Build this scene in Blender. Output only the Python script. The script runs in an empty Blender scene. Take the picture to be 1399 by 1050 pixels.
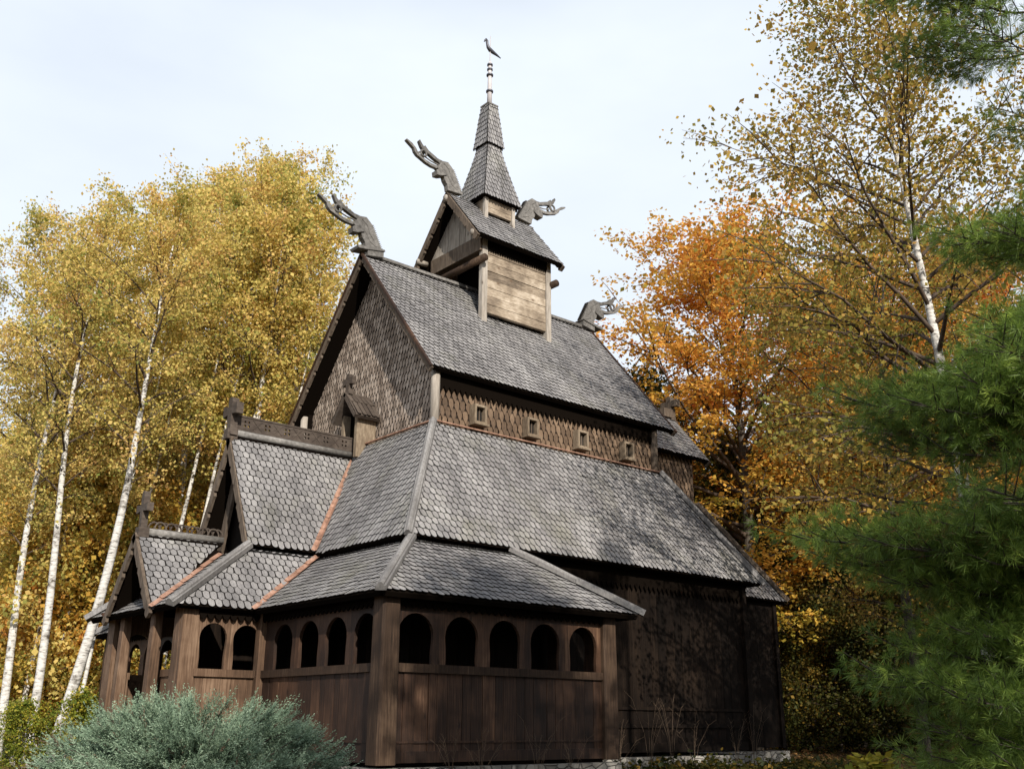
import bpy, math, random
import numpy as np
from mathutils import Vector, Matrix
from mathutils.geometry import tessellate_polygon

R = math.radians
rng = random.Random(7)
scene = bpy.context.scene
COL = scene.collection

# ------------------------------------------------------------------ camera
CAM = Vector((18.637, -11.984, 0.572))
YAW, PITCH, ROLL, FPX = 0.8654, 0.3197, 0.006, 1392.6
FW = Vector((-math.sin(YAW) * math.cos(PITCH), math.cos(YAW) * math.cos(PITCH), math.sin(PITCH)))
RT = Vector((math.cos(YAW), math.sin(YAW), 0))
UP = RT.cross(FW)
RT2 = RT * math.cos(ROLL) + UP * math.sin(ROLL)
UP2 = -RT * math.sin(ROLL) + UP * math.cos(ROLL)
cd = bpy.data.cameras.new('camera')
cam = bpy.data.objects.new('camera', cd)
COL.objects.link(cam)
cam.matrix_world = Matrix(((RT2.x, UP2.x, -FW.x, CAM.x), (RT2.y, UP2.y, -FW.y, CAM.y),
                           (RT2.z, UP2.z, -FW.z, CAM.z), (0, 0, 0, 1)))
cd.sensor_fit = 'HORIZONTAL'
cd.sensor_width = 36
cd.lens = FPX / 1399 * 36
cd.clip_start = 0.1
cd.clip_end = 2000
scene.camera = cam
FH = Vector((-math.sin(YAW), math.cos(YAW), 0))


def at(px, depth):
    """ground position seen in the column px of the photograph at a horizontal distance depth ahead of the camera"""
    p = CAM + FH * depth + RT * ((px - 699.5) / FPX * depth * math.cos(PITCH))
    return p.x, p.y


def sstep(a, b, x):
    t = min(1, max(0, (x - a) / (b - a)))
    return t * t * (3 - 2 * t)


def ground_z(x, y):
    d = (Vector((x, y, 0)) - Vector((CAM.x, CAM.y, 0))).length
    z = -1.05 + 0.6 * sstep(3, 17, d)
    z += 0.55 * sstep(24, 60, d) + 1.9 * sstep(40, 80, d)
    z += 0.05 * math.sin(x * .7 + 1.3) * math.cos(y * .6) + 0.03 * math.sin(x * 1.9 + y * 1.3)
    return z


# ------------------------------------------------------------------ node helpers
def new_mat(name):
    m = bpy.data.materials.new(name)
    m.use_nodes = True
    nt = m.node_tree
    for n in list(nt.nodes):
        nt.nodes.remove(n)
    out = nt.nodes.new('ShaderNodeOutputMaterial')
    return m, nt, out


def ramp(nt, stops, interp='LINEAR'):
    n = nt.nodes.new('ShaderNodeValToRGB')
    cr = n.color_ramp
    cr.interpolation = interp
    while len(cr.elements) > 1:
        cr.elements.remove(cr.elements[-1])
    cr.elements[0].position = stops[0][0]
    cr.elements[0].color = (*stops[0][1], 1)
    for p, c in stops[1:]:
        e = cr.elements.new(p)
        e.color = (*c, 1)
    return n


def noise(nt, vec, scale, detail=4, rough=.55):
    n = nt.nodes.new('ShaderNodeTexNoise')
    n.inputs['Scale'].default_value = scale
    n.inputs['Detail'].default_value = detail
    n.inputs['Roughness'].default_value = rough
    if vec is not None:
        nt.links.new(vec, n.inputs['Vector'])
    return n


def mapping(nt, sc, loc=(0, 0, 0)):
    tc = nt.nodes.new('ShaderNodeTexCoord')
    mp = nt.nodes.new('ShaderNodeMapping')
    mp.inputs['Scale'].default_value = sc
    mp.inputs['Location'].default_value = loc
    nt.links.new(tc.outputs['Object'], mp.inputs['Vector'])
    return mp.outputs['Vector']


def math_node(nt, op, a, b=None, clamp=False):
    n = nt.nodes.new('ShaderNodeMath')
    n.operation = op
    n.use_clamp = clamp
    for i, s in enumerate((a, b)):
        if s is None:
            continue
        if isinstance(s, (int, float)):
            n.inputs[i].default_value = s
        else:
            nt.links.new(s, n.inputs[i])
    return n.outputs[0]


def wood_mat(name, stops, grain=(9, 9, .5), island=.5, patch=.35, rough=.75, bump=.35, patch_scale=.7, spec=.25, covered=None, knots=None, lichen=None, streak=0):
    """weathered board: colour from per-board random + stretched grain + broad patches"""
    m, nt, out = new_mat(name)
    b = nt.nodes.new('ShaderNodeBsdfPrincipled')
    b.inputs['Roughness'].default_value = rough
    b.inputs['Specular IOR Level'].default_value = spec
    geo = nt.nodes.new('ShaderNodeNewGeometry')
    g = noise(nt, mapping(nt, grain), 4, 6, .65)
    pt = noise(nt, mapping(nt, (1, 1, 1)), patch_scale, 4, .6)
    s = math_node(nt, 'MULTIPLY', math_node(nt, 'SUBTRACT', geo.outputs['Random Per Island'], .5), island)
    s2 = math_node(nt, 'MULTIPLY', math_node(nt, 'SUBTRACT', pt.outputs[0], .5), patch * 2.5)
    s3 = math_node(nt, 'MULTIPLY', math_node(nt, 'SUBTRACT', g.outputs[0], .5), 1.3)
    t = math_node(nt, 'ADD', math_node(nt, 'ADD', s, s2), math_node(nt, 'ADD', s3, .5), True)
    if streak:
        # rain streaks that run down whichever way the slope faces
        sn = nt.nodes.new('ShaderNodeSeparateXYZ')
        nt.links.new(geo.outputs['True Normal'], sn.inputs[0])
        sel = math_node(nt, 'GREATER_THAN', math_node(nt, 'ABSOLUTE', sn.outputs['X']), math_node(nt, 'ABSOLUTE', sn.outputs['Y']))
        sp_ = nt.nodes.new('ShaderNodeSeparateXYZ')
        nt.links.new(mapping(nt, (1, 1, 1)), sp_.inputs[0])
        dlt = math_node(nt, 'MULTIPLY', math_node(nt, 'SUBTRACT', sp_.outputs['Y'], sp_.outputs['X']), sel)
        u_ = math_node(nt, 'ADD', sp_.outputs['X'], dlt)
        cb_ = nt.nodes.new('ShaderNodeCombineXYZ')
        nt.links.new(math_node(nt, 'MULTIPLY', u_, 3.2), cb_.inputs[0])
        nt.links.new(math_node(nt, 'MULTIPLY', sp_.outputs['Z'], .32), cb_.inputs[1])
        nt.links.new(sel, cb_.inputs[2])
        ns = noise(nt, cb_.outputs[0], 1, 5, .65)
        t = math_node(nt, 'ADD', t, math_node(nt, 'MULTIPLY', math_node(nt, 'SUBTRACT', ns.outputs[0], .52), streak), True)
    r = ramp(nt, stops)
    nt.links.new(t, r.inputs[0])
    col = r.outputs[0]

    def blend(fac, colour, col):
        mx = nt.nodes.new('ShaderNodeMix')
        mx.data_type = 'RGBA'
        nt.links.new(fac, mx.inputs[0])
        nt.links.new(col, mx.inputs[6])
        mx.inputs[7].default_value = (*colour, 1)
        return mx.outputs[2]
    if knots:
        vo = nt.nodes.new('ShaderNodeTexVoronoi')
        vo.inputs['Scale'].default_value = 1
        nt.links.new(mapping(nt, knots[0]), vo.inputs['Vector'])
        rk = ramp(nt, [(.05, (.85, .85, .85)), (.12, (.25, .25, .25)), (.2, (0, 0, 0))])
        nt.links.new(vo.outputs['Distance'], rk.inputs[0])
        col = blend(rk.outputs[0], knots[1], col)
    if lichen:
        nl = noise(nt, mapping(nt, (1, 1, 1)), .9, 6, .7)
        rl = ramp(nt, [(.52, (0, 0, 0)), (.72, (lichen[1],) * 3)])
        nt.links.new(nl.outputs[0], rl.inputs[0])
        col = blend(rl.outputs[0], lichen[0], col)
    if covered:
        # unweathered strip under the row above and end grain, blackened to paint gap shade
        a_ = nt.nodes.new('ShaderNodeAttribute')
        a_.attribute_name = 'along'
        rr = ramp(nt, [(0, (1, 1, 1)), (.04, (.0, .0, .0)), (covered[1], (0, 0, 0)), (covered[1] + .07, (1, 1, 1))])
        nt.links.new(math_node(nt, 'MULTIPLY', math_node(nt, 'ADD', a_.outputs['Fac'], .1), .5), rr.inputs[0])
        mx = nt.nodes.new('ShaderNodeMix')
        mx.data_type = 'RGBA'
        nt.links.new(rr.outputs[0], mx.inputs[0])
        nt.links.new(col, mx.inputs[6])
        mx.inputs[7].default_value = (*covered[0], 1)
        col = mx.outputs[2]
    nt.links.new(col, b.inputs['Base Color'])
    bp = nt.nodes.new('ShaderNodeBump')
    bp.inputs['Strength'].default_value = bump
    bp.inputs['Distance'].default_value = .01
    nt.links.new(g.outputs[0], bp.inputs['Height'])
    nt.links.new(bp.outputs[0], b.inputs['Normal'])
    nt.links.new(b.outputs[0], out.inputs[0])
    return m


def leaf_mat(name, stops, trans=.4, rough=.6, spec=.2):
    m, nt, out = new_mat(name)
    at_ = nt.nodes.new('ShaderNodeAttribute')
    at_.attribute_name = 'tint'
    r = ramp(nt, stops)
    nt.links.new(at_.outputs['Fac'], r.inputs[0])
    b = nt.nodes.new('ShaderNodeBsdfPrincipled')
    b.inputs['Roughness'].default_value = rough
    b.inputs['Specular IOR Level'].default_value = spec
    nt.links.new(r.outputs[0], b.inputs['Base Color'])
    tr = nt.nodes.new('ShaderNodeBsdfTranslucent')
    nt.links.new(r.outputs[0], tr.inputs['Color'])
    mx = nt.nodes.new('ShaderNodeMixShader')
    mx.inputs[0].default_value = trans
    nt.links.new(b.outputs[0], mx.inputs[1])
    nt.links.new(tr.outputs[0], mx.inputs[2])
    nt.links.new(mx.outputs[0], out.inputs[0])
    return m


def plain_mat(name, col, rough=.6, metal=0, spec=.3):
    m, nt, out = new_mat(name)
    b = nt.nodes.new('ShaderNodeBsdfPrincipled')
    b.inputs['Base Color'].default_value = (*col, 1)
    b.inputs['Roughness'].default_value = rough
    b.inputs['Metallic'].default_value = metal
    b.inputs['Specular IOR Level'].default_value = spec
    nt.links.new(b.outputs[0], out.inputs[0])
    return m


M = {}
M['roof'] = wood_mat('grey_shingle', [(0, (.075, .072, .073)), (.5, (.215, .206, .204)), (1, (.41, .397, .385))], (16, 16, 3), .25, .34, .6, .3, .8, .35, ((.010, .009, .008), .615), lichen=((.17, .165, .11), .45), streak=.9)
M['gable'] = wood_mat('brown_grey_shingle', [(0, (.085, .064, .05)), (.45, (.28, .222, .178)), (1, (.56, .475, .40))], (16, 16, 3), .6, .3, .7, .3, .7, .25, ((.012, .0085, .0065), .67))
M['clere'] = wood_mat('tan_shingle', [(0, (.05, .033, .022)), (.5, (.135, .09, .058)), (1, (.28, .195, .13))], (16, 16, 3), .5, .3, .7, .3, .7, .25, ((.016, .010, .0065), .68))
M['grey'] = wood_mat('weathered_grey_timber', [(0, (.04, .037, .034)), (.5, (.15, .142, .132)), (1, (.32, .305, .285))], (11, 3, 4), .3, .55, .8, .4)
M['hip'] = wood_mat('silver_hip_board', [(0, (.07, .066, .064)), (.5, (.17, .162, .157)), (1, (.33, .32, .31))], (8, 8, 2), .4, .5, .7, .4)
M['crest'] = wood_mat('dark_carved_board', [(0, (.025, .019, .015)), (.5, (.065, .05, .04)), (1, (.13, .105, .085))], (5, 2, 5), .3, .4, .8, .4)
M['brown'] = wood_mat('brown_weathered_timber', [(0, (.035, .025, .018)), (.5, (.10, .075, .055)), (1, (.22, .175, .135))], (5, 5, .8), .3, .4, .8, .4)
M['dark'] = wood_mat('tarred_plank', [(0, (.007, .004, .003)), (.45, (.034, .017, .010)), (.8, (.082, .042, .024)), (1, (.16, .092, .054))], (11, 11, .45), .4, .6, .65, .4, .8, .3, knots=((4.2, 4.2, 1.9), (.012, .006, .004)))
M['wall'] = wood_mat('black_brown_plank', [(0, (.003, .0022, .0016)), (.5, (.008, .0054, .004)), (1, (.025, .016, .0105))], (11, 11, .4), .3, .5, .8, .3, .6, .08)
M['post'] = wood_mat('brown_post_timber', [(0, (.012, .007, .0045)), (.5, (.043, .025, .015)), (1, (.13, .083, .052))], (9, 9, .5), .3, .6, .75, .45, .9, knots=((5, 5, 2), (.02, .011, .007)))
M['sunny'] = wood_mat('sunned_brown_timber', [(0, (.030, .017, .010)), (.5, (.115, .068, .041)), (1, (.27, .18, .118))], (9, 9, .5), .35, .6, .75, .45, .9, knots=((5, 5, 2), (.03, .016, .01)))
M['tan'] = wood_mat('tan_tower_board', [(0, (.06, .046, .033)), (.38, (.19, .148, .108)), (.65, (.33, .265, .195)), (1, (.58, .50, .40))], (7, 1.1, 12), .4, .65, .75, .4, 1.4, knots=((3, 2.2, 4.4), (.12, .075, .045)))
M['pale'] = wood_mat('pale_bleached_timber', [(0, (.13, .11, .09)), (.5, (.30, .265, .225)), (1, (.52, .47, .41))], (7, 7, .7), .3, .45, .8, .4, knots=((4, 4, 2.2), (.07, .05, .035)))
M['frame'] = wood_mat('window_frame_timber', [(0, (.07, .05, .035)), (.5, (.19, .145, .10)), (1, (.36, .29, .21))], (6, 6, 2), .3, .3, .75, .3)
M['deck'] = plain_mat('dark_roof_boarding', (.007, .0052, .004), 1, 0, 0)
M['inside'] = plain_mat('dark_interior', (.006, .005, .004), 1, 0, 0)
M['glass'] = plain_mat('dark_pane', (.01, .011, .012), .35, 0, .3)
M['iron'] = plain_mat('grey_iron', (.10, .10, .115), .5, .6)
M['polewhite'] = wood_mat('pale_painted_pole', [(0, (.35, .33, .33)), (1, (.62, .58, .58))], (4, 4, 2), .2, .2, .6, .1)


def copper_mat():
    m, nt, out = new_mat('copper_flashing')
    b = nt.nodes.new('ShaderNodeBsdfPrincipled')
    b.inputs['Metallic'].default_value = .55
    b.inputs['Roughness'].default_value = .5
    n = noise(nt, mapping(nt, (3, 3, 3)), 2.2, 5, .7)
    r = ramp(nt, [(.28, (.16, .095, .07)), (.45, (.40, .225, .155)), (.6, (.56, .34, .245)), (.75, (.70, .50, .40))])
    nt.links.new(n.outputs[0], r.inputs[0])
    nt.links.new(r.outputs[0], b.inputs['Base Color'])
    nt.links.new(b.outputs[0], out.inputs[0])
    return m


M['copper'] = copper_mat()


def stone_mat():
    m, nt, out = new_mat('fieldstone')
    b = nt.nodes.new('ShaderNodeBsdfPrincipled')
    b.inputs['Roughness'].default_value = .9
    vec = mapping(nt, (1, 1, 1.5))
    v = nt.nodes.new('ShaderNodeTexVoronoi')
    v.inputs['Scale'].default_value = 4.5
    nt.links.new(vec, v.inputs['Vector'])
    ve = nt.nodes.new('ShaderNodeTexVoronoi')
    ve.feature = 'DISTANCE_TO_EDGE'
    ve.inputs['Scale'].default_value = 4.5
    nt.links.new(vec, ve.inputs['Vector'])
    r = ramp(nt, [(0, (.13, .12, .105)), (.5, (.26, .245, .215)), (1, (.42, .395, .35))])
    nt.links.new(v.outputs['Color'], r.inputs[0])
    r2 = ramp(nt, [(0, (.25, .25, .25)), (.07, (1, 1, 1))])
    nt.links.new(ve.outputs['Distance'], r2.inputs[0])
    mx = nt.nodes.new('ShaderNodeMix')
    mx.data_type = 'RGBA'
    mx.blend_type = 'MULTIPLY'
    mx.inputs[0].default_value = 1
    nt.links.new(r.outputs[0], mx.inputs[6])
    nt.links.new(r2.outputs[0], mx.inputs[7])
    nt.links.new(mx.outputs[2], b.inputs['Base Color'])
    bp = nt.nodes.new('ShaderNodeBump')
    bp.inputs['Strength'].default_value = .8
    bp.inputs['Distance'].default_value = .04
    nt.links.new(r2.outputs[0], bp.inputs['Height'])
    nt.links.new(bp.outputs[0], b.inputs['Normal'])
    nt.links.new(b.outputs[0], out.inputs[0])
    return m


M['stone'] = stone_mat()


def bark_mat(name, stops, sc, s=3, mark=None):
    m, nt, out = new_mat(name)
    b = nt.nodes.new('ShaderNodeBsdfPrincipled')
    b.inputs['Roughness'].default_value = .8
    b.inputs['Specular IOR Level'].default_value = .2
    n = noise(nt, mapping(nt, sc), s, 5, .65)
    r = ramp(nt, stops)
    nt.links.new(n.outputs[0], r.inputs[0])
    col = r.outputs[0]
    if mark:
        n2 = noise(nt, mapping(nt, (1, 1, 1.4)), 1.6, 4, .7)
        r2 = ramp(nt, [(mark[0], (0, 0, 0)), (mark[1], (1, 1, 1))])
        nt.links.new(n2.outputs[0], r2.inputs[0])
        mx = nt.nodes.new('ShaderNodeMix')
        mx.data_type = 'RGBA'
        nt.links.new(r2.outputs[0], mx.inputs[0])
        nt.links.new(col, mx.inputs[6])
        mx.inputs[7].default_value = (*mark[2], 1)
        col = mx.outputs[2]
    nt.links.new(col, b.inputs['Base Color'])
    bp = nt.nodes.new('ShaderNodeBump')
    bp.inputs['Strength'].default_value = .5
    bp.inputs['Distance'].default_value = .02
    nt.links.new(n.outputs[0], bp.inputs['Height'])
    nt.links.new(bp.outputs[0], b.inputs['Normal'])
    nt.links.new(b.outputs[0], out.inputs[0])
    return m


M['birch'] = bark_mat('white_birch_bark', [(.3, (.05, .045, .04)), (.42, (.42, .40, .37)), (.55, (.66, .64, .60))], (2, 2, 9), 2.2, (.53, .66, (.085, .07, .055)))
M['bark'] = bark_mat('dark_ridged_bark', [(.3, (.025, .02, .016)), (.6, (.09, .075, .06)), (.8, (.16, .14, .12))], (9, 9, 1.5), 3)
M['twig'] = bark_mat('brown_twig_bark', [(.3, (.045, .032, .024)), (.7, (.11, .08, .06))], (3, 3, 3), 3)
M['bgtwig'] = bark_mat('grey_birch_limb', [(.3, (.10, .085, .07)), (.7, (.30, .27, .24))], (3, 3, 3), 3)

M['leaf_birch'] = leaf_mat('yellow_birch_leaves', [(0, (.24, .29, .07)), (.3, (.55, .47, .13)), (.6, (.78, .61, .19)), (.85, (.80, .56, .20)), (1, (.58, .34, .13))], .5)
M['leaf_gold'] = leaf_mat('gold_orange_leaves', [(0, (.24, .25, .05)), (.3, (.54, .40, .08)), (.65, (.68, .40, .08)), (1, (.62, .25, .06))], .5)
M['leaf_maple'] = leaf_mat('orange_maple_leaves', [(0, (.24, .26, .04)), (.28, (.52, .38, .06)), (.55, (.72, .41, .075)), (.85, (.72, .33, .07)), (1, (.58, .18, .05))], .45)
M['leaf_olive'] = leaf_mat('olive_brown_birch_leaves', [(0, (.16, .17, .035)), (.4, (.34, .27, .055)), (.75, (.40, .23, .06)), (1, (.60, .43, .08))])
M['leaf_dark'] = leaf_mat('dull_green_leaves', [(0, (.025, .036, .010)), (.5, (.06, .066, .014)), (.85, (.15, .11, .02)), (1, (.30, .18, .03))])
M['leaf_yg'] = leaf_mat('yellow_green_leaves', [(0, (.07, .11, .02)), (.5, (.20, .24, .03)), (1, (.48, .38, .05))])
M['needle'] = leaf_mat('pine_needles', [(0, (.17, .10, .03)), (.1, (.065, .115, .022)), (.5, (.165, .255, .046)), (1, (.38, .48, .09))], .35, .45, .35)
M['juniper'] = leaf_mat('blue_green_juniper', [(0, (.15, .105, .07)), (.12, (.08, .12, .075)), (.5, (.20, .285, .19)), (1, (.38, .48, .34))], .25)
M['grass'] = leaf_mat('autumn_grass', [(0, (.05, .07, .02)), (.5, (.13, .14, .04)), (1, (.32, .24, .10))])
M['litter'] = leaf_mat('fallen_leaf_litter', [(0, (.06, .035, .02)), (.5, (.20, .10, .04)), (1, (.40, .24, .08))], .15)
M['stalk'] = plain_mat('dried_stalk', (.13, .09, .06), .9)


def ground_mat():
    m, nt, out = new_mat('leaf_strewn_soil')
    b = nt.nodes.new('ShaderNodeBsdfPrincipled')
    b.inputs['Roughness'].default_value = .95
    b.inputs['Specular IOR Level'].default_value = .1
    n = noise(nt, mapping(nt, (1, 1, 1)), 3, 8, .7)
    r = ramp(nt, [(.3, (.03, .028, .012)), (.5, (.075, .055, .028)), (.62, (.13, .075, .035)), (.75, (.09, .09, .03))])
    nt.links.new(n.outputs[0], r.inputs[0])
    nt.links.new(r.outputs[0], b.inputs['Base Color'])
    bp = nt.nodes.new('ShaderNodeBump')
    bp.inputs['Strength'].default_value = .8
    bp.inputs['Distance'].default_value = .05
    nt.links.new(n.outputs[0], bp.inputs['Height'])
    nt.links.new(bp.outputs[0], b.inputs['Normal'])
    nt.links.new(b.outputs[0], out.inputs[0])
    return m


M['ground'] = ground_mat()


# ------------------------------------------------------------------ mesh helpers
def link(name, me, mat, parent=None):
    o = bpy.data.objects.new(name, me)
    COL.objects.link(o)
    if mat is not None and not me.materials:
        me.materials.append(mat)
    if parent is not None:
        o.parent = parent
    return o


def tag(o, label=None, cat=None, group=None, kind=None):
    for k, v in (('label', label), ('category', cat), ('group', group), ('kind', kind)):
        if v:
            o[k] = v
    return o


def empty(name, loc=(0, 0, 0), label=None, cat=None, group=None):
    o = bpy.data.objects.new(name, None)
    o.empty_display_size = .3
    COL.objects.link(o)
    o.location = loc
    return tag(o, label, cat, group)


class MB:
    def __init__(s):
        s.v = []
        s.f = []
        s.sv = []          # place along a shingle (0 at its tip, 1 where the next row covers it)

    def add(s, vs, fs):
        o = len(s.v)
        s.v.extend(tuple(p) for p in vs)
        s.f.extend(tuple(i + o for i in f) for f in fs)

    def box(s, x0, y0, z0, x1, y1, z1):
        s.add([(x0, y0, z0), (x1, y0, z0), (x1, y1, z0), (x0, y1, z0), (x0, y0, z1), (x1, y0, z1), (x1, y1, z1), (x0, y1, z1)],
              [(3, 2, 1, 0), (4, 5, 6, 7), (0, 1, 5, 4), (1, 2, 6, 5), (2, 3, 7, 6), (3, 0, 4, 7)])

    def beam(s, a, b, w, h, up=(0, 0, 1), off=0):
        a, b, up = Vector(a), Vector(b), Vector(up)
        d = (b - a).normalized()
        sd = d.cross(up).normalized()
        u = sd.cross(d).normalized()
        vs = []
        for p in (a, b):
            for i, j in ((-1, -1), (1, -1), (1, 1), (-1, 1)):
                vs.append(p + sd * (i * w / 2) + u * (off + j * h / 2))
        s.add(vs, [(3, 2, 1, 0), (4, 5, 6, 7), (0, 1, 5, 4), (1, 2, 6, 5), (2, 3, 7, 6), (3, 0, 4, 7)])

    def tube(s, pts, rad, n=8, cap=True):
        pts = [Vector(p) for p in pts]
        ring = []
        ref = Vector((.31, .17, .93))
        for i, p in enumerate(pts):
            d = (pts[min(i + 1, len(pts) - 1)] - pts[max(i - 1, 0)]).normalized()
            if abs(d.dot(ref)) > .95:
                ref = Vector((1, 0.1, 0))
            sd = d.cross(ref).normalized()
            u = sd.cross(d)
            r = rad[i] if hasattr(rad, '__len__') else rad
            ring.append([p + sd * (r * math.cos(2 * math.pi * k / n)) + u * (r * math.sin(2 * math.pi * k / n)) for k in range(n)])
        vs = [q for r_ in ring for q in r_]
        fs = []
        for i in range(len(pts) - 1):
            for k in range(n):
                k2 = (k + 1) % n
                fs.append((i * n + k, i * n + k2, (i + 1) * n + k2, (i + 1) * n + k))
        if cap:
            fs.append(tuple(range(n))[::-1])
            fs.append(tuple((len(pts) - 1) * n + k for k in range(n)))
        s.add(vs, fs)

    def prism(s, loops, fn, d0, d1):
        """2-D loops (outer first, then holes) extruded between the offsets d0 and d1; fn(u, v, d) gives the point"""
        flat = [p for l in loops for p in l]
        tris = tessellate_polygon([[Vector((p[0], p[1], 0)) for p in l] for l in loops])
        n = len(flat)
        vs = [fn(p[0], p[1], d0) for p in flat] + [fn(p[0], p[1], d1) for p in flat]
        fs = []
        for t in tris:
            a, b, c = [flat[i] for i in t]
            ar = (b[0] - a[0]) * (c[1] - a[1]) - (b[1] - a[1]) * (c[0] - a[0])
            if ar < 0:
                t = (t[0], t[2], t[1])
            fs.append(tuple(t)[::-1])
            fs.append(tuple(i + n for i in t))
        o = 0
        for l in loops:
            k = len(l)
            for i in range(k):
                j = (i + 1) % k
                fs.append((o + i, o + j, o + j + n, o + i + n))
            o += k
        s.add(vs, fs)

    def build(s, name, mat, parent=None, smooth=False):
        me = bpy.data.meshes.new(name)
        me.from_pydata(s.v, [], s.f)
        if smooth:
            me.polygons.foreach_set('use_smooth', [True] * len(me.polygons))
        if s.sv:
            me.attributes.new('along', 'FLOAT', 'POINT').data.foreach_set('value', s.sv)
        me.update()
        return link(name, me, mat, parent)


def interval(poly, v):
    xs = []
    n = len(poly)
    for i in range(n):
        (u0, v0), (u1, v1) = poly[i], poly[(i + 1) % n]
        if abs(v1 - v0) < 1e-9:
            if abs(v - v0) < 1e-6:
                xs += [u0, u1]
        elif min(v0, v1) - 1e-9 <= v <= max(v0, v1) + 1e-9:
            xs.append(u0 + (u1 - u0) * (v - v0) / (v1 - v0))
    return (min(xs), max(xs)) if xs else None


def shingle_rows(mb, P, iv, v0, v1, w, e, tip='round', th=.013, lift=.032, seed=1, tipd=None):
    """rows of overlapping shingles; P(u, v, d) maps slope coordinates to space, iv(v) gives the slope's width at height v"""
    rg = random.Random(seed)
    rows = int(math.ceil((v1 - v0) / e))
    td = tipd if tipd is not None else (w * .47 if tip == 'round' else e * .6)
    L = e * 1.9
    for r in range(rows):
        vb = v0 + r * e
        a = iv(min(max(vb + e * .5, v0), v1))
        if not a:
            continue
        lo, hi = a[0] - w, a[1] + w
        k0 = math.floor(lo / w)
        k1 = math.ceil(hi / w)
        for k in range(k0, k1 + 1):
            uc = (k + (.5 if r % 2 else 0)) * w
            if uc + w / 2 < a[0] - w * .6 or uc - w / 2 > a[1] + w * .6:
                continue
            hw = w / 2 * (rg.uniform(.83, .885) if tip == 'round' else rg.uniform(.78, .87))
            jb = rg.uniform(-.013, .013) - (rg.uniform(.02, .045) if rg.random() < .02 else 0)
            sk = rg.gauss(0, .03)
            lf = lift + rg.uniform(-.004, .006)
            if tip == 'round':
                out = [(-hw, td)] + [(-hw * math.cos(t), td * (1 - math.sin(t))) for t in (R(40), R(75), R(105), R(140))] + [(hw, td)]
            else:
                out = [(-hw, td), (-hw * .12, 0), (hw * .12, 0), (hw, td)]
            top = [(hw, L), (-hw, L)]
            pts = []
            for (du, dv) in out + top:
                vv = vb + dv + (jb if dv < L else 0)
                vv2 = min(vv, v1)
                q = iv(min(max(vv2, v0), v1))
                if not q:
                    q = a
                uu = min(max(uc + du + sk * (dv - e), q[0]), q[1])
                s = 1 - min(1, dv / L)
                pts.append((uu, vv2, lf * s + .002 * (1 - s)))
            if max(p[0] for p in pts) - min(p[0] for p in pts) < .012:
                continue
            n = len(pts)
            m = len(out)
            vs = [P(*p) for p in pts] + [P(p[0], p[1], p[2] - th) for p in pts[:m]]
            fs = [tuple(range(n))]
            for i in range(m - 1):
                fs.append((i + 1, i, n + i, n + i + 1))
            mb.add(vs, fs)
            mb.sv += [(dv - (td if tip == 'round' else e * .0) * .0) / e for du, dv in out + top] + [-1.0] * m


def slope(A, B, C, D, w=.15, e=.15, tip='round', seed=1, lift=.032, mb=None, deck=None, deck_t=.09):
    """shingles on the planar quad A B C D (A-B the eave, seen from outside counter-clockwise)"""
    A, B, C, D = map(Vector, (A, B, C, D))
    U = (B - A).normalized()
    N = U.cross(D - A)
    if N.length < 1e-6:
        N = U.cross(C - A)
    N.normalize()
    V = N.cross(U)
    poly = [((p - A).dot(U), (p - A).dot(V)) for p in (A, B, C, D)]
    v0 = min(p[1] for p in poly)
    v1 = max(p[1] for p in poly)
    mb = mb or MB()

    def P(u, v, d):
        return A + U * u + V * v + N * d
    shingle_rows(mb, P, lambda v: interval(poly, v), v0, v1, w, e, tip, .013, lift, seed)
    if deck is not None:
        vs = [p - N * .012 for p in (A, B, C, D)] + [p - N * deck_t for p in (A, B, C, D)]
        deck.add(vs, [(0, 1, 2, 3), (7, 6, 5, 4), (0, 4, 5, 1), (1, 5, 6, 2), (2, 6, 7, 3), (3, 7, 4, 0)])
    return mb


# ================================================================== THE CHURCH
church = empty('stave_church', (0, 0, 0), 'dark timber stave church with tiered shingled roofs, dragon-headed ridges and a small spire', 'church')


def part(name, mb, mat, parent=church, smooth=False, label=None):
    o = mb.build(name, M[mat], parent, smooth)
    if label:
        o['label'] = label
    return o


NW, NE, NR, NF, NB = 2.88, 7.36, 10.84, -.67, 6.66      # nave roof
CW, CF, CB, CZ = 2.73, -.49, 6.19, 6.25                # where the aisle roof meets the upper walls
AW, AF, AB, AZ = 4.32, -2.09, 7.77, 3.61               # aisle eave
GW, GF, GE, GZ = 5.91, -3.63, 1.86, 2.40               # gallery eave
EW, EF = 1.94, -5.11                                   # porch skirt eave
UW, UF, UR, UB = 1.21, -3.51, 5.99, -.62               # middle gable

# ---- nave roof
deck = MB()
nave_roof_sh = [slope((NW, NF, NE), (NW, NB, NE), (0, NB, NR), (0, NF, NR), .130, .148, seed=1, deck=deck),
                slope((-NW, NB, NE), (-NW, NF, NE), (0, NF, NR), (0, NB, NR), .130, .148, seed=2, deck=deck)]
nave_roof = part('nave_roof', deck, 'deck')
for s_ in nave_roof_sh:
    part('shingle_slope', s_, 'roof', nave_roof)
mb = MB()
mb.beam((0, NF, NR + .05), (0, NB, NR + .05), .14, .07)
part('ridge_cap', mb, 'grey', nave_roof)


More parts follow.
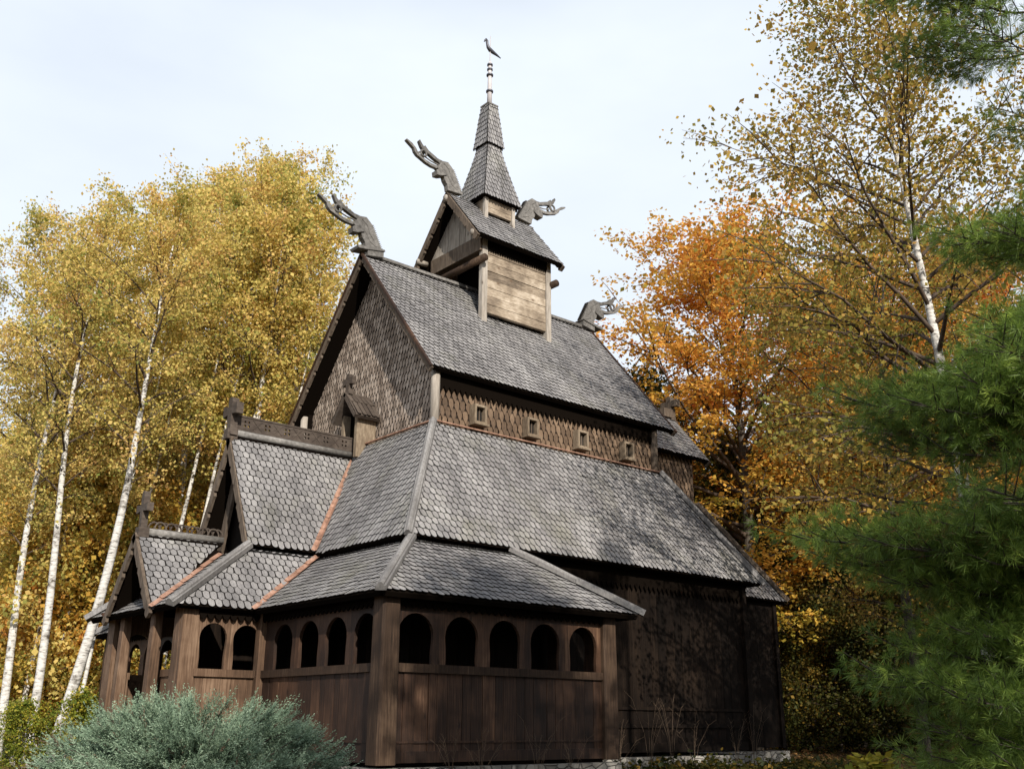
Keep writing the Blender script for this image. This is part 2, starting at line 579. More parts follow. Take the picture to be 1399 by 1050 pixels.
def rake_board(apex, foot, yf, depth, th, notch, sx):
    """bargeboard with small carved steps along its lower edge; apex/foot are (x, z) on the roof line"""
    ax, az = apex
    fx, fz = foot
    L = math.hypot(fx - ax, fz - az)
    ux, uz = (fx - ax) / L, (fz - az) / L
    nx, nz = -abs(uz) * (1 if fx > ax else -1), -abs(ux)   # inward-down normal
    nx, nz = (uz, -ux) if fx > ax else (-uz, ux)
    if nz > 0:
        nx, nz = -nx, -nz
    k = max(3, int(L / notch))
    loop = [(0, .0), (L, .0)]
    low = []
    for i in range(k):
        s0, s1 = L * i / k, L * (i + 1) / k
        low += [(s0 + .0, depth), (s0 + (s1 - s0) * .55, depth), (s0 + (s1 - s0) * .62, depth * .72), (s0 + (s1 - s0) * .78, depth * 1.12), (s0 + (s1 - s0) * .95, depth)]
    low = [(min(max(a, 0), L), b) for a, b in low]
    loop = [(0, 0)] + low + [(L, depth * .9), (L, 0)]
    mb = MB()
    mb.prism([loop], lambda s, d, t: Vector((ax + ux * s + nx * d, yf + t, az + uz * s + nz * d)), -th / 2, th / 2)
    return mb


for yf in (NF - .02, NB + .02):
    for sx in (1, -1):
        part('bargeboard', rake_board((0, NR + .02), (sx * (NW + .03), NE - .04), yf, .12, .06, .42, sx), 'brown', nave_roof)
        mb2 = MB()
        yy = yf - .03 if yf < 0 else yf + .03
        mb2.beam((0, yy, NR + .035), (sx * (NW + .03), yy, NE - .02), .06, .05, (sx * .7, 0, .6))
        part('verge_strip', mb2, 'dark', nave_roof)

# ---- upper walls
mb = MB()
mb.prism([[(-2.62, 5.9), (2.62, 5.9), (2.62, 7.5), (0, 10.66), (-2.62, 7.5)]], lambda u, v, d: Vector((u, d, v)), CF + .26, CF + .28)
gable_front = part('gable_wall', mb, 'deck')
s_ = MB()
gp = [(-2.66, 6.2), (2.66, 6.2), (2.66, 7.55), (0, 10.72), (-2.66, 7.55)]
shingle_rows(s_, lambda u, v, d: Vector((u, CF + .24 - d, v)), lambda v: interval(gp, v), 6.1, 10.72, .115, .17, 'point', .012, .032, 11)
part('wall_shingles', s_, 'gable', gable_front)
mb = MB()
mb.prism([[(-2.62, 5.9), (2.62, 5.9), (2.62, 7.5), (0, 10.66), (-2.62, 7.5)]], lambda u, v, d: Vector((u, d, v)), CB - .1, CB - .08)
gable_back = part('gable_wall', mb, 'gable')
for sx in (1, -1):
    mb = MB()
    mb.box(min(sx * 2.56, sx * 2.6), CF + .1, 5.9, max(sx * 2.56, sx * 2.6), CB - .1, 7.7)
    wl = part('clerestory_wall', mb, 'deck')
    s_ = MB()
    X = sx * 2.62
    if sx > 0:
        shingle_rows(s_, lambda u, v, d: Vector((X + d, u, v)), lambda v: (CF + .1, CB - .1), 6.2, 7.4, .15, .20, 'point', .013, .036, 21)
    else:
        shingle_rows(s_, lambda u, v, d: Vector((X - d, -u, v)), lambda v: (-CB + .1, -CF - .1), 6.2, 7.4, .15, .20, 'point', .013, .036, 22)
    part('wall_shingles', s_, 'clere', wl)
    # toothed valance under the eave, blackened and lengthened to paint the eave's shade
    mb = MB()
    n = 46
    y0, y1 = CF + .12, CB - .12
    loop = [(y0, 7.42)]
    for i in range(n):
        a = y0 + (y1 - y0) * i / n
        b = y0 + (y1 - y0) * (i + 1) / n
        loop += [(a, 7.08), ((a + b) / 2, 6.95)]
    loop += [(y1, 7.08), (y1, 7.42)]
    mb.prism([loop[::-1]], lambda u, v, d: Vector((sx * (2.68 + d), u, v)), 0, .02)
    part('toothed_shade_valance', mb, 'deck', wl)
    for wy in ((.64, 2.09, 3.6, 5.1) if sx > 0 else (.64, 2.09, 3.6, 5.1)):
        mb = MB()
        x0, x1 = 2.66, 2.83
        f = lambda y0, z0, y1, z1, xa=x0, xb=x1: mb.box(min(sx * xa, sx * xb), y0, z0, max(sx * xa, sx * xb), y1, z1)
        f(wy - .165, 6.42, wy - .11, 6.82)
        f(wy + .11, 6.42, wy + .165, 6.82)
        f(wy - .11, 6.77, wy + .11, 6.82)
        f(wy - .11, 6.42, wy + .11, 6.46)
        win = part('window', mb, 'frame', wl)
        mb = MB()
        f(wy - .19, 6.375, wy + .19, 6.418, 2.66, 2.88)
        part('sill', mb, 'frame', win)
        mb = MB()
        f(wy - .11, 6.46, wy + .11, 6.77, 2.70, 2.712)
        part('pane', mb, 'glass', win)
        mb = MB()
        f(wy + .02, 6.46, wy + .045, 6.77, 2.713, 2.74)
        part('mullion', mb, 'brown', win)
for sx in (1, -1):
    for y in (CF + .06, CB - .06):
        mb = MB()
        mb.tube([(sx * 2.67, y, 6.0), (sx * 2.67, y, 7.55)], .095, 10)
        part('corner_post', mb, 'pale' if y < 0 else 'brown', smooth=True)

# ---- aisle roof
deck = MB()
Q = dict(fr=(AW, AF, AZ), br=(AW, AB, AZ), fl=(-AW, AF, AZ), bl=(-AW, AB, AZ),
         tfr=(CW, CF, CZ), tbr=(CW, CB, CZ), tfl=(-CW, CF, CZ), tbl=(-CW, CB, CZ))
sh = [slope(Q['fr'], Q['br'], Q['tbr'], Q['tfr'], .136, .148, seed=31, deck=deck),
      slope(Q['fl'], Q['fr'], Q['tfr'], Q['tfl'], .136, .148, seed=32, deck=deck),
      slope(Q['bl'], Q['fl'], Q['tfl'], Q['tbl'], .136, .148, seed=33, deck=deck),
      slope(Q['br'], Q['bl'], Q['tbl'], Q['tbr'], .136, .148, seed=34, deck=deck)]
aisle_roof = part('aisle_roof', deck, 'deck')
for s_ in sh:
    part('shingle_slope', s_, 'roof', aisle_roof)


def hip(a, b, parent, w=.15, h=.07, mat='hip', out=(0, 0, 1)):
    mb = MB()
    a, b = Vector(a), Vector(b)
    d = (b - a).normalized()
    o = Vector(out)
    o = (o - d * o.dot(d)).normalized()
    L = (b - a).length
    n = max(1, int(L / 1.3))
    for i in range(n):
        p, q = a + d * (L * i / n + (.004 if i else 0)), a + d * (L * (i + 1) / n)
        jo = .052 + rng.uniform(-.007, .007)
        mb.beam(p, q, w * rng.uniform(.94, 1.03), h, o, jo)
        mb.tube([p + o * (jo + .04), p + d * (L / n * .5) + o * (jo + .046 + rng.uniform(-.006, .006)), q + o * (jo + .04)], [w * .3, w * .33, w * .31], 8)
    return part('hip_cap', mb, mat, parent)


for a, t, sx, sy in (('fr', 'tfr', 1, -1), ('br', 'tbr', 1, 1), ('fl', 'tfl', -1, -1), ('bl', 'tbl', -1, 1)):
    A_, T_ = Vector(Q[a]), Vector(Q[t])
    hip(A_ + (A_ - T_) * .012, T_, aisle_roof, .15, .07, 'hip', (sx, sy, 1))
mb = MB()
for a, b, o in (('tfr', 'tbr', (1, 0, 0)), ('tfl', 'tfr', (0, -1, 0))):
    A_, B_ = Vector(Q[a]), Vector(Q[b])
    ov = Vector(o)
    mb.beam(A_ + ov * .035 + Vector((0, 0, .03)), B_ + ov * .035 + Vector((0, 0, .03)), .07, .025)
part('copper_apron', mb, 'copper', aisle_roof)

# ---- chancel
deck = MB()
T0, T1, E0, E1, ZT, ZE = 1.0, 9.62, 2.6, 11.2, 6.22, 3.6
sh = [slope((E0, 6.4, ZE), (E0, E1, ZE), (T0, T1, ZT), (T0, 5.6, ZT), .136, .148, seed=41, deck=deck),
      slope((E0, E1, ZE), (-E0, E1, ZE), (-T0, T1, ZT), (T0, T1, ZT), .136, .148, seed=42, deck=deck),
      slope((-E0, E1, ZE), (-E0, 6.4, ZE), (-T0, 5.6, ZT), (-T0, T1, ZT), .136, .148, seed=43, deck=deck)]
ch_roof = part('chancel_aisle_roof', deck, 'deck')
for s_ in sh:
    part('shingle_slope', s_, 'roof', ch_roof)
for sx in (1, -1):
    hip((sx * E0, E1, ZE), (sx * T0, T1, ZT), ch_roof, .15, .07, 'brown', (sx, 1, 1))
mb = MB()
mb.box(-.96, 6.05, 5.9, .96, 9.6, 7.7)
mb.prism([[(-.96, 7.701), (.96, 7.701), (0, 8.8)]], lambda u, v, d: Vector((u, d, v)), 6.2, 9.6)
ch_wall = part('chancel_wall', mb, 'deck')
s_ = MB()
shingle_rows(s_, lambda u, v, d: Vector((.965 + d, u, v)), lambda v: (6.2, 9.6), 6.15, 7.6, .155, .2, 'point', .018, .04, 45)
part('wall_shingles', s_, 'clere', ch_wall)
mb = MB()
mb.box(.96, 7.7, 6.5, 1.1, 7.75, 6.95)
mb.box(.96, 8.0, 6.5, 1.1, 8.05, 6.95)
mb.box(.96, 7.75, 6.9, 1.1, 8.0, 6.95)
mb.box(.96, 7.75, 6.5, 1.1, 8.0, 6.54)
win = part('window', mb, 'brown', ch_wall)
mb = MB()
mb.box(1.0, 7.75, 6.54, 1.012, 8.0, 6.9)
part('pane', mb, 'glass', win)
deck = MB()
sh = [slope((1.22, 6.25, 7.48), (1.22, 10.05, 7.48), (0, 10.05, 8.95), (0, 6.25, 8.95), .130, .148, seed=47, deck=deck),
      slope((-1.22, 10.05, 7.48), (-1.22, 6.25, 7.48), (0, 6.25, 8.95), (0, 10.05, 8.95), .130, .148, seed=48, deck=deck)]
chr_ = part('chancel_roof', deck, 'deck')
for s_ in sh:
    part('shingle_slope', s_, 'roof', chr_)
for sx in (1, -1):
    part('bargeboard', rake_board((0, 8.97), (sx * 1.25, 7.45), 10.07, .2, .07, .35, sx), 'brown', chr_)


def cross_mb(x, y, z0, z1, zarm, half, w=.13, th=.12):
    mb = MB()
    a = w / 2
    l = [(-a * 1.5, z0), (a * 1.5, z0), (a, z0 + .12), (a, zarm - a), (half, zarm - a * 1.35), (half, zarm + a * 1.35), (a, zarm + a),
         (a * 1.1, z1 - .1), (a * .9, z1 - .03), (a * .3, z1), (-a * .3, z1), (-a * .9, z1 - .03), (-a * 1.1, z1 - .1), (-a, zarm + a), (-half, zarm + a * 1.35), (-half, zarm - a * 1.35), (-a, zarm - a), (-a, z0 + .12)]
    mb.prism([l], lambda u, v, d: Vector((x + u, y + d, v)), -th / 2, th / 2)
    return mb


mb = cross_mb(0, 9.95, 8.9, 9.62, 9.38, .3, .16, .16)
mb.box(-.12, 9.55, 8.95, .12, 10.02, 9.2)
part('cross', mb, 'brown', chr_)

# ---- gallery (covered walk) roof, one wing on either side of the porch
GT = 3.50
for sx in (1, -1):
    deck = MB()
    if sx > 0:
        sh = [slope((GW, GF, GZ), (GW, GE, GZ), (4.32, GE - 1.59, GT), (4.32, GF + 1.59, GT), .136, .148, seed=51, deck=deck),
              slope((GW, GE, GZ), (4.32, GE, GZ), (4.32, GE, GZ), (4.32, GE - 1.59, GT), .136, .148, seed=55, deck=deck),
              slope((EW, GF, GZ), (GW, GF, GZ), (4.32, GF + 1.59, GT), (UW + .02, GF + 1.59, GT), .136, .148, seed=53, deck=deck)]
    else:
        sh = [slope((-GW, GF, GZ), (-EW, GF, GZ), (-UW - .02, GF + 1.59, GT), (-4.32, GF + 1.59, GT), .136, .148, seed=52, deck=deck),
              slope((-GW, GE, GZ), (-GW, GF, GZ), (-4.32, GF + 1.59, GT), (-4.32, GE - 1.59, GT), .136, .148, seed=54, deck=deck)]
    gal_roof = part('gallery_roof', deck, 'deck')
    for s_ in sh:
        part('shingle_slope', s_, 'roof', gal_roof)
    hip((sx * (GW + .04), GF - .04, GZ - .03), (sx * 4.25, GF + 1.66, GT + .05), gal_roof, .17, .07, 'hip', (sx, -1, 1))
    hip((sx * (GW + .06), GE + .06, GZ - .03), (sx * 4.25, GE - 1.66, GT + .05), gal_roof, .15, .07, 'hip', (sx, 1, 1))

# ---- porch skirt roof (projecting bay in front)
deck = MB()
sh = [slope((EW, EF, GZ), (EW, GF, GZ), (UW, AF + .05, 3.56), (UW, UF, 3.56), .136, .148, seed=61, deck=deck),
      slope((-EW, EF, GZ), (EW, EF, GZ), (UW, UF, 3.56), (-UW, UF, 3.56), .136, .148, seed=62, deck=deck),
      slope((-EW, GF, GZ), (-EW, EF, GZ), (-UW, UF, 3.56), (-UW, AF + .05, 3.56), .136, .148, seed=63, deck=deck)]
bay_roof = part('bay_roof', deck, 'deck')
for s_ in sh:
    part('shingle_slope', s_, 'roof', bay_roof)
for sx in (1, -1):
    hip((sx * (EW + .02), EF - .06, GZ - .04), (sx * (UW - .02), UF + .04, 3.61), bay_roof, .17, .09, 'hip', (sx, -1, 1))


def flashing(a, b, up, parent, w=.17, lift=.05, seam=.3):
    mb = MB()
    a, b = Vector(a), Vector(b)
    u = Vector(up).normalized()
    d = (b - a).normalized()
    sd = d.cross(u).normalized()
    L = (b - a).length
    n = int(L / seam)
    for i in range(n):
        p, q = a + d * (L * i / n), a + d * (L * (i + 1) / n + .02)
        h0, h1 = lift + .004 * (i % 2), lift + .018 + .004 * (i % 2)
        vs = [p - sd * w / 2 + u * (h1 + .03), p + u * h1, p + sd * w / 2 + u * (h1 + .03), q - sd * w / 2 + u * (h0 + .03), q + u * h0, q + sd * w / 2 + u * (h0 + .03)]
        mb.add(vs, [(0, 1, 4, 3), (1, 2, 5, 4)])
    return part('valley_flashing', mb, 'copper', parent)


for sx in (1, -1):
    flashing((sx * EW, GF, GZ - .03), (sx * UW, AF + .05, 3.53), (sx * .62, -.5, .75), bay_roof, .115)

# ---- middle gable over the porch
deck = MB()
sh = [slope((UW, UF, 3.65), (UW, AF, 3.65), (0, UB, UR), (0, UF, UR), .136, .148, seed=71, deck=deck),
      slope((-UW, AF, 3.65), (-UW, UF, 3.65), (0, UF, UR), (0, UB, UR), .136, .148, seed=72, deck=deck)]
mid_roof = part('middle_gable_roof', deck, 'deck')
for s_ in sh:
    part('shingle_slope', s_, 'roof', mid_roof)
for sx in (1, -1):
    part('bargeboard', rake_board((0, UR), (sx * (UW + .02), 3.62), UF - .0, .15, .06, .42, sx), 'brown', mid_roof)
    flashing((sx * UW, AF - .02, 3.64), (sx * .05, UB - .03, 5.9), (sx * .66, -.6, .6), mid_roof, .115)
mb = MB()
mb.tube([(0, UF + .1, UR + .06), (0, UB - .02, UR + .06)], .075, 10)
part('ridge_beam', mb, 'grey', mid_roof, True)
# pierced ridge board, one bay after another
mb = MB()
nb_ = 6
w_ = (UB - .05 - UF - .1) / nb_
for i in range(nb_):
    a, b = UF + .1 + w_ * i, UF + .1 + w_ * (i + 1)
    yc = (a + b) / 2
    holes = [[(yc + dy + .026 * math.cos(-k * math.pi / 3), 6.27 + dz + .026 * math.sin(-k * math.pi / 3)) for k in range(6)] for dy, dz in ((-.042, .042), (.042, .042), (-.042, -.042), (.042, -.042))]
    mb.prism([[(a, 6.12), (b, 6.12), (b, 6.40), (a, 6.40)]] + holes, lambda u, v, d: Vector((d, u, v)), -.03, .03)
mb.box(-.045, UF + .1, 6.401, .045, UB - .05, 6.43)
for i in range(nb_):
    yc = UF + .1 + w_ * (i + 1)
    if i < nb_ - 1:
        mb.beam((.033, yc - .1, 6.17), (.033, yc + .1, 6.37), .014, .014, (1, 0, 0))
        mb.beam((.034, yc - .1, 6.37), (.034, yc + .1, 6.17), .014, .014, (1, 0, 0))
part('ridge_crest', mb, 'crest', mid_roof)
mb = cross_mb(0, UF + .02, 5.98, 6.77, 6.5, .3, .17, .15)
mb.box(-.09, UF - .1, 5.9, .09, UF + .12, 6.1)
part('cross', mb, 'crest', mid_roof)
mb = MB()
mb.prism([[(-1.1, 3.7), (1.1, 3.7), (0, 5.8)]], lambda u, v, d: Vector((u, d, v)), UF + .42, UF + .45)
part('gable_boarding', mb, 'wall', mid_roof)
mb = MB()
for sx in (1, -1):
    mb.beam((sx * .62, UF + .3, 3.66), (sx * .2, UF + .3, 5.2), .2, .06, (0, 1, 0))
part('gable_brace', mb, 'brown', mid_roof)

# ---- porch gable
PW, PF, PR, PE = 1.1, -5.12, 3.82, 2.36
deck = MB()
sh = [slope((PW, PF, PE), (PW, EF + .06, PE), (.12, -3.5, 3.66), (0, PF, PR), .136, .148, seed=81, deck=deck)]
s_ = MB()
slope((PW, PF, PE), (PW, EF + .02, PE), (0, UF + .02, PR), (0, PF, PR), .136, .148, seed=82, mb=s_, deck=deck)
s2 = MB()
slope((-PW, EF + .02, PE), (-PW, PF, PE), (0, PF, PR), (0, UF + .02, PR), .136, .148, seed=83, mb=s2, deck=deck)
porch_roof = part('porch_roof', deck, 'deck')
part('shingle_slope', s_, 'roof', porch_roof)
part('shingle_slope', s2, 'roof', porch_roof)
for sx in (1, -1):
    part('bargeboard', rake_board((0, PR + .02), (sx * (PW + .03), PE - .05), PF - .03, .15, .06, .4, sx), 'brown', porch_roof)
    flashing((sx * (PW + .02), EF - .02, PE), (sx * .14, UF, 3.55), (sx * .5, -.45, .74), porch_roof, .115)
mb = MB()
mb.tube([(0, PF + .06, PR + .05), (0, UF + .05, PR + .05)], .075, 10)
part('ridge_beam', mb, 'grey', porch_roof, True)
mb = MB()
for i in range(13):
    yc = PF + .3 + i * .105
    mb.tube([(0.0 + (.02 if i % 2 else -.02), yc + .115 * math.cos(t * math.pi / 8), PR + .1 + .15 * math.sin(t * math.pi / 8)) for t in range(9)], .018, 5)
mb.box(-.025, PF + .15, PR + .09, .025, UF + .05, PR + .125)
part('ridge_crest', mb, 'crest', porch_roof)
mb = cross_mb(0, PF + .08, PR + .0, 4.62, 4.3, .26, .115, .12)
mb.box(-.085, PF - .02, PR - .06, .085, PF + .18, PR + .12)
part('cross', mb, 'crest', porch_roof)
# ---- little hooded niche on the front gable
mb = MB()
mb.box(.22, -.78, 5.96, .32, -.3, 6.98)
mb.box(-.32, -.78, 5.96, -.22, -.3, 6.98)
niche = part('hooded_niche', mb, 'frame')
mb = MB()
mb.box(-.21, -.62, 6.0, .21, -.60, 7.1)
part('niche_back', mb, 'inside', niche)
deck = MB()
a1 = slope((.5, -.95, 6.84), (.5, -.3, 6.84), (0, -.3, 7.44), (0, -.95, 7.44), .12, .42, seed=91, deck=deck)
a2 = slope((-.5, -.3, 6.84), (-.5, -.95, 6.84), (0, -.95, 7.44), (0, -.3, 7.44), .12, .42, seed=92, deck=deck)
hood = part('hood_roof', deck, 'crest', niche)
part('shingle_slope', a1, 'crest', hood)
part('shingle_slope', a2, 'crest', hood)
mb = cross_mb(0, -.84, 7.40, 7.88, 7.7, .2, .13, .1)
mb.box(-.06, -.9, 7.38, .06, -.7, 7.5)
part('cross', mb, 'crest', niche)

# ---- bell tower
mb = MB()
mb.box(-.88, 2.75, 9.5, .88, 2.8, 11.9)
tower = part('bell_tower', mb, 'inside')
for sx in (1, -1):
    for y in (2.13, 4.22):
        mb = MB()
        mb.box(min(sx * .9, sx * 1.03), y - .08, 9.5, max(sx * .9, sx * 1.03), y + .08, 11.8)
        part('corner_post', mb, 'pale', tower)
for sx in (1, -1):
    mb = MB()
    n = 9
    zs = [9.88 + (11.86 - 9.88) * i / n for i in range(n + 1)]
    for i in range(n):
        d = rng.uniform(0, .025)
        xa, xb = .90, .985 + d
        mb.box(min(sx * xa, sx * xb), 2.22, zs[i] + .006, max(sx * xa, sx * xb), 4.13, zs[i + 1] - .006)
    part('side_boarding', mb, 'tan', tower)
    mb = MB()
    n = 26
    loop = [(2.2, 12.0)]
    for i in range(n):
        a = 2.2 + 1.95 * i / n
        b = 2.2 + 1.95 * (i + 1) / n
        loop += [(a, 11.58), ((a + b) / 2, 11.47)]
    loop += [(4.15, 11.58), (4.15, 12.0)]
    mb.prism([loop[::-1]], lambda u, v, d: Vector((sx * (1.02 + d), u, v)), 0, .02)
    part('toothed_shade_valance', mb, 'deck', tower)  # black toothed board paints the tower eave's jagged shadow on the boarding
mb = MB()
mb.box(-.88, 4.1, 9.5, .88, 4.2, 11.9)
part('back_boarding', mb, 'brown', tower)
mb = MB()
mb.box(-1.02, 1.98, 11.46, 1.02, 2.2, 11.86)
part('tie_beam', mb, 'brown', tower)
for y in (2.0, 4.34):
    mb = MB()
    mb.tube([(-1.22, y, 11.20), (1.2, y, 11.20)], .095, 12)
    part('cross_log', mb, 'post', tower, True)
TE, TZ, TR, TF, TB = 1.32, 11.70, 13.33, 1.70, 4.46
mb = MB()
n = 9
for i in range(n):
    a, b = -1.08 + 2.16 * i / n, -1.08 + 2.16 * (i + 1) / n
    h = lambda x: 11.86 + max(.02, (1.08 - abs(x)) * 1.22)
    lp = [(a + .006, 11.865), (b - .006, 11.865), (b - .006, h(b))]
    if a < 0 < b:
        lp.append((0, h(0)))
    lp.append((a + .006, h(a)))
    mb.prism([lp], lambda u, v, d: Vector((u, d, v)), 2.02 + rng.uniform(0, .012), 2.06)
part('gable_boarding', mb, 'pale', tower)
deck = MB()
sh = [slope((TE, TF, TZ), (TE, TB, TZ), (0, TB, TR), (0, TF, TR), .115, .15, seed=101, deck=deck),
      slope((-TE, TB, TZ), (-TE, TF, TZ), (0, TF, TR), (0, TB, TR), .115, .15, seed=102, deck=deck)]
tower_roof = part('tower_roof', deck, 'deck')
for s_ in sh:
    part('shingle_slope', s_, 'roof', tower_roof)
for yf in (TF - .02, TB + .02):
    for sx in (1, -1):
        part('bargeboard', rake_board((0, TR), (sx * (TE + .02), TZ - .05), yf, .16, .07, .42, sx), 'brown', tower_roof)
for x, z, r_ in ((0, TR - .17, .085), (TE - .2, TZ + .08, .075), (-TE + .2, TZ + .08, .075)):
    mb = MB()
    mb.tube([(x, TF - .08, z), (x, TF + .22, z)], r_, 12)
    part('purlin_end', mb, 'pale', tower_roof, True)

# ---- turret and spire
SY = 3.02
low = lambda z: .20 + .42 * (max(0, 15.2 - z) / 1.9) ** 1.15
upp = lambda z: .145 + .135 * max(0, 16.42 - z) / 1.32
mb = MB()
mb.box(-.38, SY - .38, 12.6, .38, SY + .38, 13.3)
rows = [13.31 + i * .19 for i in range(11)]
for z0, z1 in zip(rows[:-1], rows[1:]):
    a, b = low(z0) - .015, low(z1) - .015
    mb.add([(-a, SY - a, z0), (a, SY - a, z0), (a, SY + a, z0), (-a, SY + a, z0), (-b, SY - b, z1), (b, SY - b, z1), (b, SY + b, z1), (-b, SY + b, z1)],
           [(0, 1, 5, 4), (1, 2, 6, 5), (2, 3, 7, 6), (3, 0, 4, 7), (3, 2, 1, 0)])
a, b = upp(15.12) - .01, upp(16.4) - .01
mb.add([(-a, SY - a, 15.12), (a, SY - a, 15.12), (a, SY + a, 15.12), (-a, SY + a, 15.12), (-b, SY - b, 16.4), (b, SY - b, 16.4), (b, SY + b, 16.4), (-b, SY + b, 16.4)],
       [(0, 1, 5, 4), (1, 2, 6, 5), (2, 3, 7, 6), (3, 0, 4, 7), (3, 2, 1, 0), (4, 5, 6, 7)])
spire = part('spire', mb, 'deck')
for sx in (1, -1):
    for sy in (1, -1):
        mb = MB()
        mb.box(sx * .46 - .05, SY + sy * .45 - .05, 12.6, sx * .46 + .05, SY + sy * .45 + .05, 13.38)
        part('turret_post', mb, 'pale', spire)
mb = MB()
for sx in (1, -1):
    for i in range(3):
        z = 12.92 + i * .155
        mb.box(min(sx * .40, sx * (.475 + .006 * (i % 2))), SY - .395, z + .003, max(sx * .40, sx * (.475 + .006 * (i % 2))), SY + .395, z + .152)
for sy in (1, -1):
    mb.box(-.40, SY + sy * .44 - .02, 12.8, .40, SY + sy * .44 + .02, 13.36)
part('turret_boarding', mb, 'tan', spire)


def spire_tier(zb, zt, prof, w, e, seed):
    s_ = MB()
    for k in range(4):
        c, sn = math.cos(k * math.pi / 2), math.sin(k * math.pi / 2)
        if zt - zb < .01:
            continue

        def P(u, v, d, c=c, sn=sn):
            h = prof(v) + d
            x, y = h, u
            return Vector((x * c - y * sn, SY + x * sn + y * c, v))
        shingle_rows(s_, P, lambda v: (-prof(v) - .01, prof(v) + .01), zb, zt, w, e, 'round', .018, .036, seed + k)
    return s_


part('lower_tier', spire_tier(13.30, 15.2, low, .10, .15, 201), 'roof', spire)
part('upper_tier', spire_tier(15.1, 16.42, upp, .09, .15, 211), 'roof', spire)
mb = MB()
a = .175
mb.add([(-a, SY - a, 16.40), (a, SY - a, 16.40), (a, SY + a, 16.40), (-a, SY + a, 16.40), (-a, SY - a, 16.44), (a, SY - a, 16.44), (a, SY + a, 16.44), (-a, SY + a, 16.44), (0, SY, 16.54)],
       [(3, 2, 1, 0), (0, 1, 5, 4), (1, 2, 6, 5), (2, 3, 7, 6), (3, 0, 4, 7), (4, 5, 8), (5, 6, 8), (6, 7, 8), (7, 4, 8)])
part('spire_cap', mb, 'grey', spire)
mb = MB()
mb.tube([(0, SY, 16.45), (0, SY, 17.0), (0, SY, 17.85)], [.07, .06, .045], 12)
pole = part('finial_pole', mb, 'polewhite', spire, True)
for z, r_ in ((16.9, .1), (17.42, .095), (17.6, .08), (17.75, .08)):
    mb = MB()
    mb.tube([(0, SY, z - .035), (0, SY, z - .02), (0, SY, z + .02), (0, SY, z + .035)], [r_ * .7, r_, r_, r_ * .7], 14)
    part('pole_ring', mb, 'iron', pole, True)
mb = MB()
mb.tube([(0, SY, 17.8), (0, SY, 18.7)], [.016, .009], 6)
part('finial_rod', mb, 'polewhite', pole)
mb = MB()
bp_ = [(2.80, 18.40), (2.83, 18.47), (2.86, 18.51), (2.90, 18.48), (2.91, 18.40), (2.94, 18.30), (3.02, 18.24), (3.14, 18.21), (3.25, 18.19), (3.40, 18.15)]
mb.tube([(0, a, b) for a, b in bp_], [.008, .025, .04, .042, .035, .05, .062, .05, .035, .012], 8)
part('weather_bird', mb, 'iron', pole, True)


# ---- dragon heads
def dragon(parent, y0, z0, sgn, base=True, mat='grey'):
    f = lambda u, v, d: Vector((d, y0 + sgn * u, z0 + v))
    mb = MB()
    crest = []
    c0, c1, c2 = (.469, .2), (.155, .798), (-.011, .944)
    n = 15
    for i in range(n):
        t, t2 = i / n, (i + .55) / n
        for tt, e in ((t, -.01), (t2, .05)):
            x = c0[0] + (c1[0] - c0[0]) * tt
            z = c0[1] + (c1[1] - c0[1]) * tt
            crest.append((x + e * .85, z + e * .5))
    body = [(.008, .154)] + crest + [c1, c2, (-.199, .912), (-.302, .736), (-.349, .666), (-.15, .55), (-.10, .4), (-.02, .30)]
    mb.prism([body], f, -.075, .075)
    mb.prism([[(-.388, .572), (-.251, .655), (-.082, .691), (-.061, .546), (-.239, .465), (-.367, .45)]], f, -.11, .11)
    mb.prism([[(-.011, .944), (-.16, .93), (-.33, .945), (-.42, .985), (-.617, 1.06), (-.725, 1.162), (-.773, 1.048), (-.70, .985), (-.58, .955), (-.45, .90), (-.30, .855), (-.2, .80)]], f, -.05, .05)
    mb.prism([[(-.27, .75), (-.337, .655), (-.507, .655), (-.677, .69), (-.83, .75), (-.96, .80), (-1.037, .873), (-1.07, .96), (-1.294, 1.10), (-1.285, 1.135), (-1.119, 1.075), (-1.0, .98), (-.93, .88), (-.82, .815), (-.68, .765), (-.516, .73), (-.36, .735)]], f, -.05, .05)
    mb.prism([[(-.711, .961), (-.842, 1.077), (-.919, 1.222), (-.889, 1.271), (-.828, 1.19), (-.744, 1.112), (-.661, 1.044)]], f, -.045, .045)
    mb.tube([f(-.775 + .085 * math.cos(t * math.pi / 6), .912 + .085 * math.sin(t * math.pi / 6), .06) for t in range(13)], .028, 6)
    mb.tube([f(-.775 + .085 * math.cos(t * math.pi / 6), .912 + .085 * math.sin(t * math.pi / 6), -.06) for t in range(13)], .028, 6)
    # tongue between the jaws, carved grooves on the neck
    mb.tube([f(-.25, .80, 0), f(-.5, .82, 0), f(-.7, .875, 0)], [.022, .018, .018], 6)
    for s in (-1, 1):
        mb.tube([f(.30, .27, s * .075), f(.12, .35, s * .075), f(.05, .48, s * .075), f(-.05, .6, s * .075), f(-.12, .78, s * .075)], .016, 5)
        mb.tube([f(.22, .42, s * .075), f(.10, .55, s * .075), f(.02, .74, s * .075), f(-.14, .86, s * .075)], .014, 5)
    if base:
        mb.prism([[(.037, .147), (.47, .193), (.465, .03), (.034, -.04)]], f, -.14, .14)
        mb.prism([[(-.257, .122), (.469, .219), (.494, .184), (-.045, .083), (-.236, .06)]], f, -.17, .17)
    return part('dragon_head', mb, mat, parent)


dragon(nave_roof, NF, NR, 1)
dragon(nave_roof, NB + .13, NR + .02, -1)
dragon(tower_roof, TF - .05, TR - .13, 1, False)
dragon(tower_roof, TB + .03, TR - .13, -1, False)

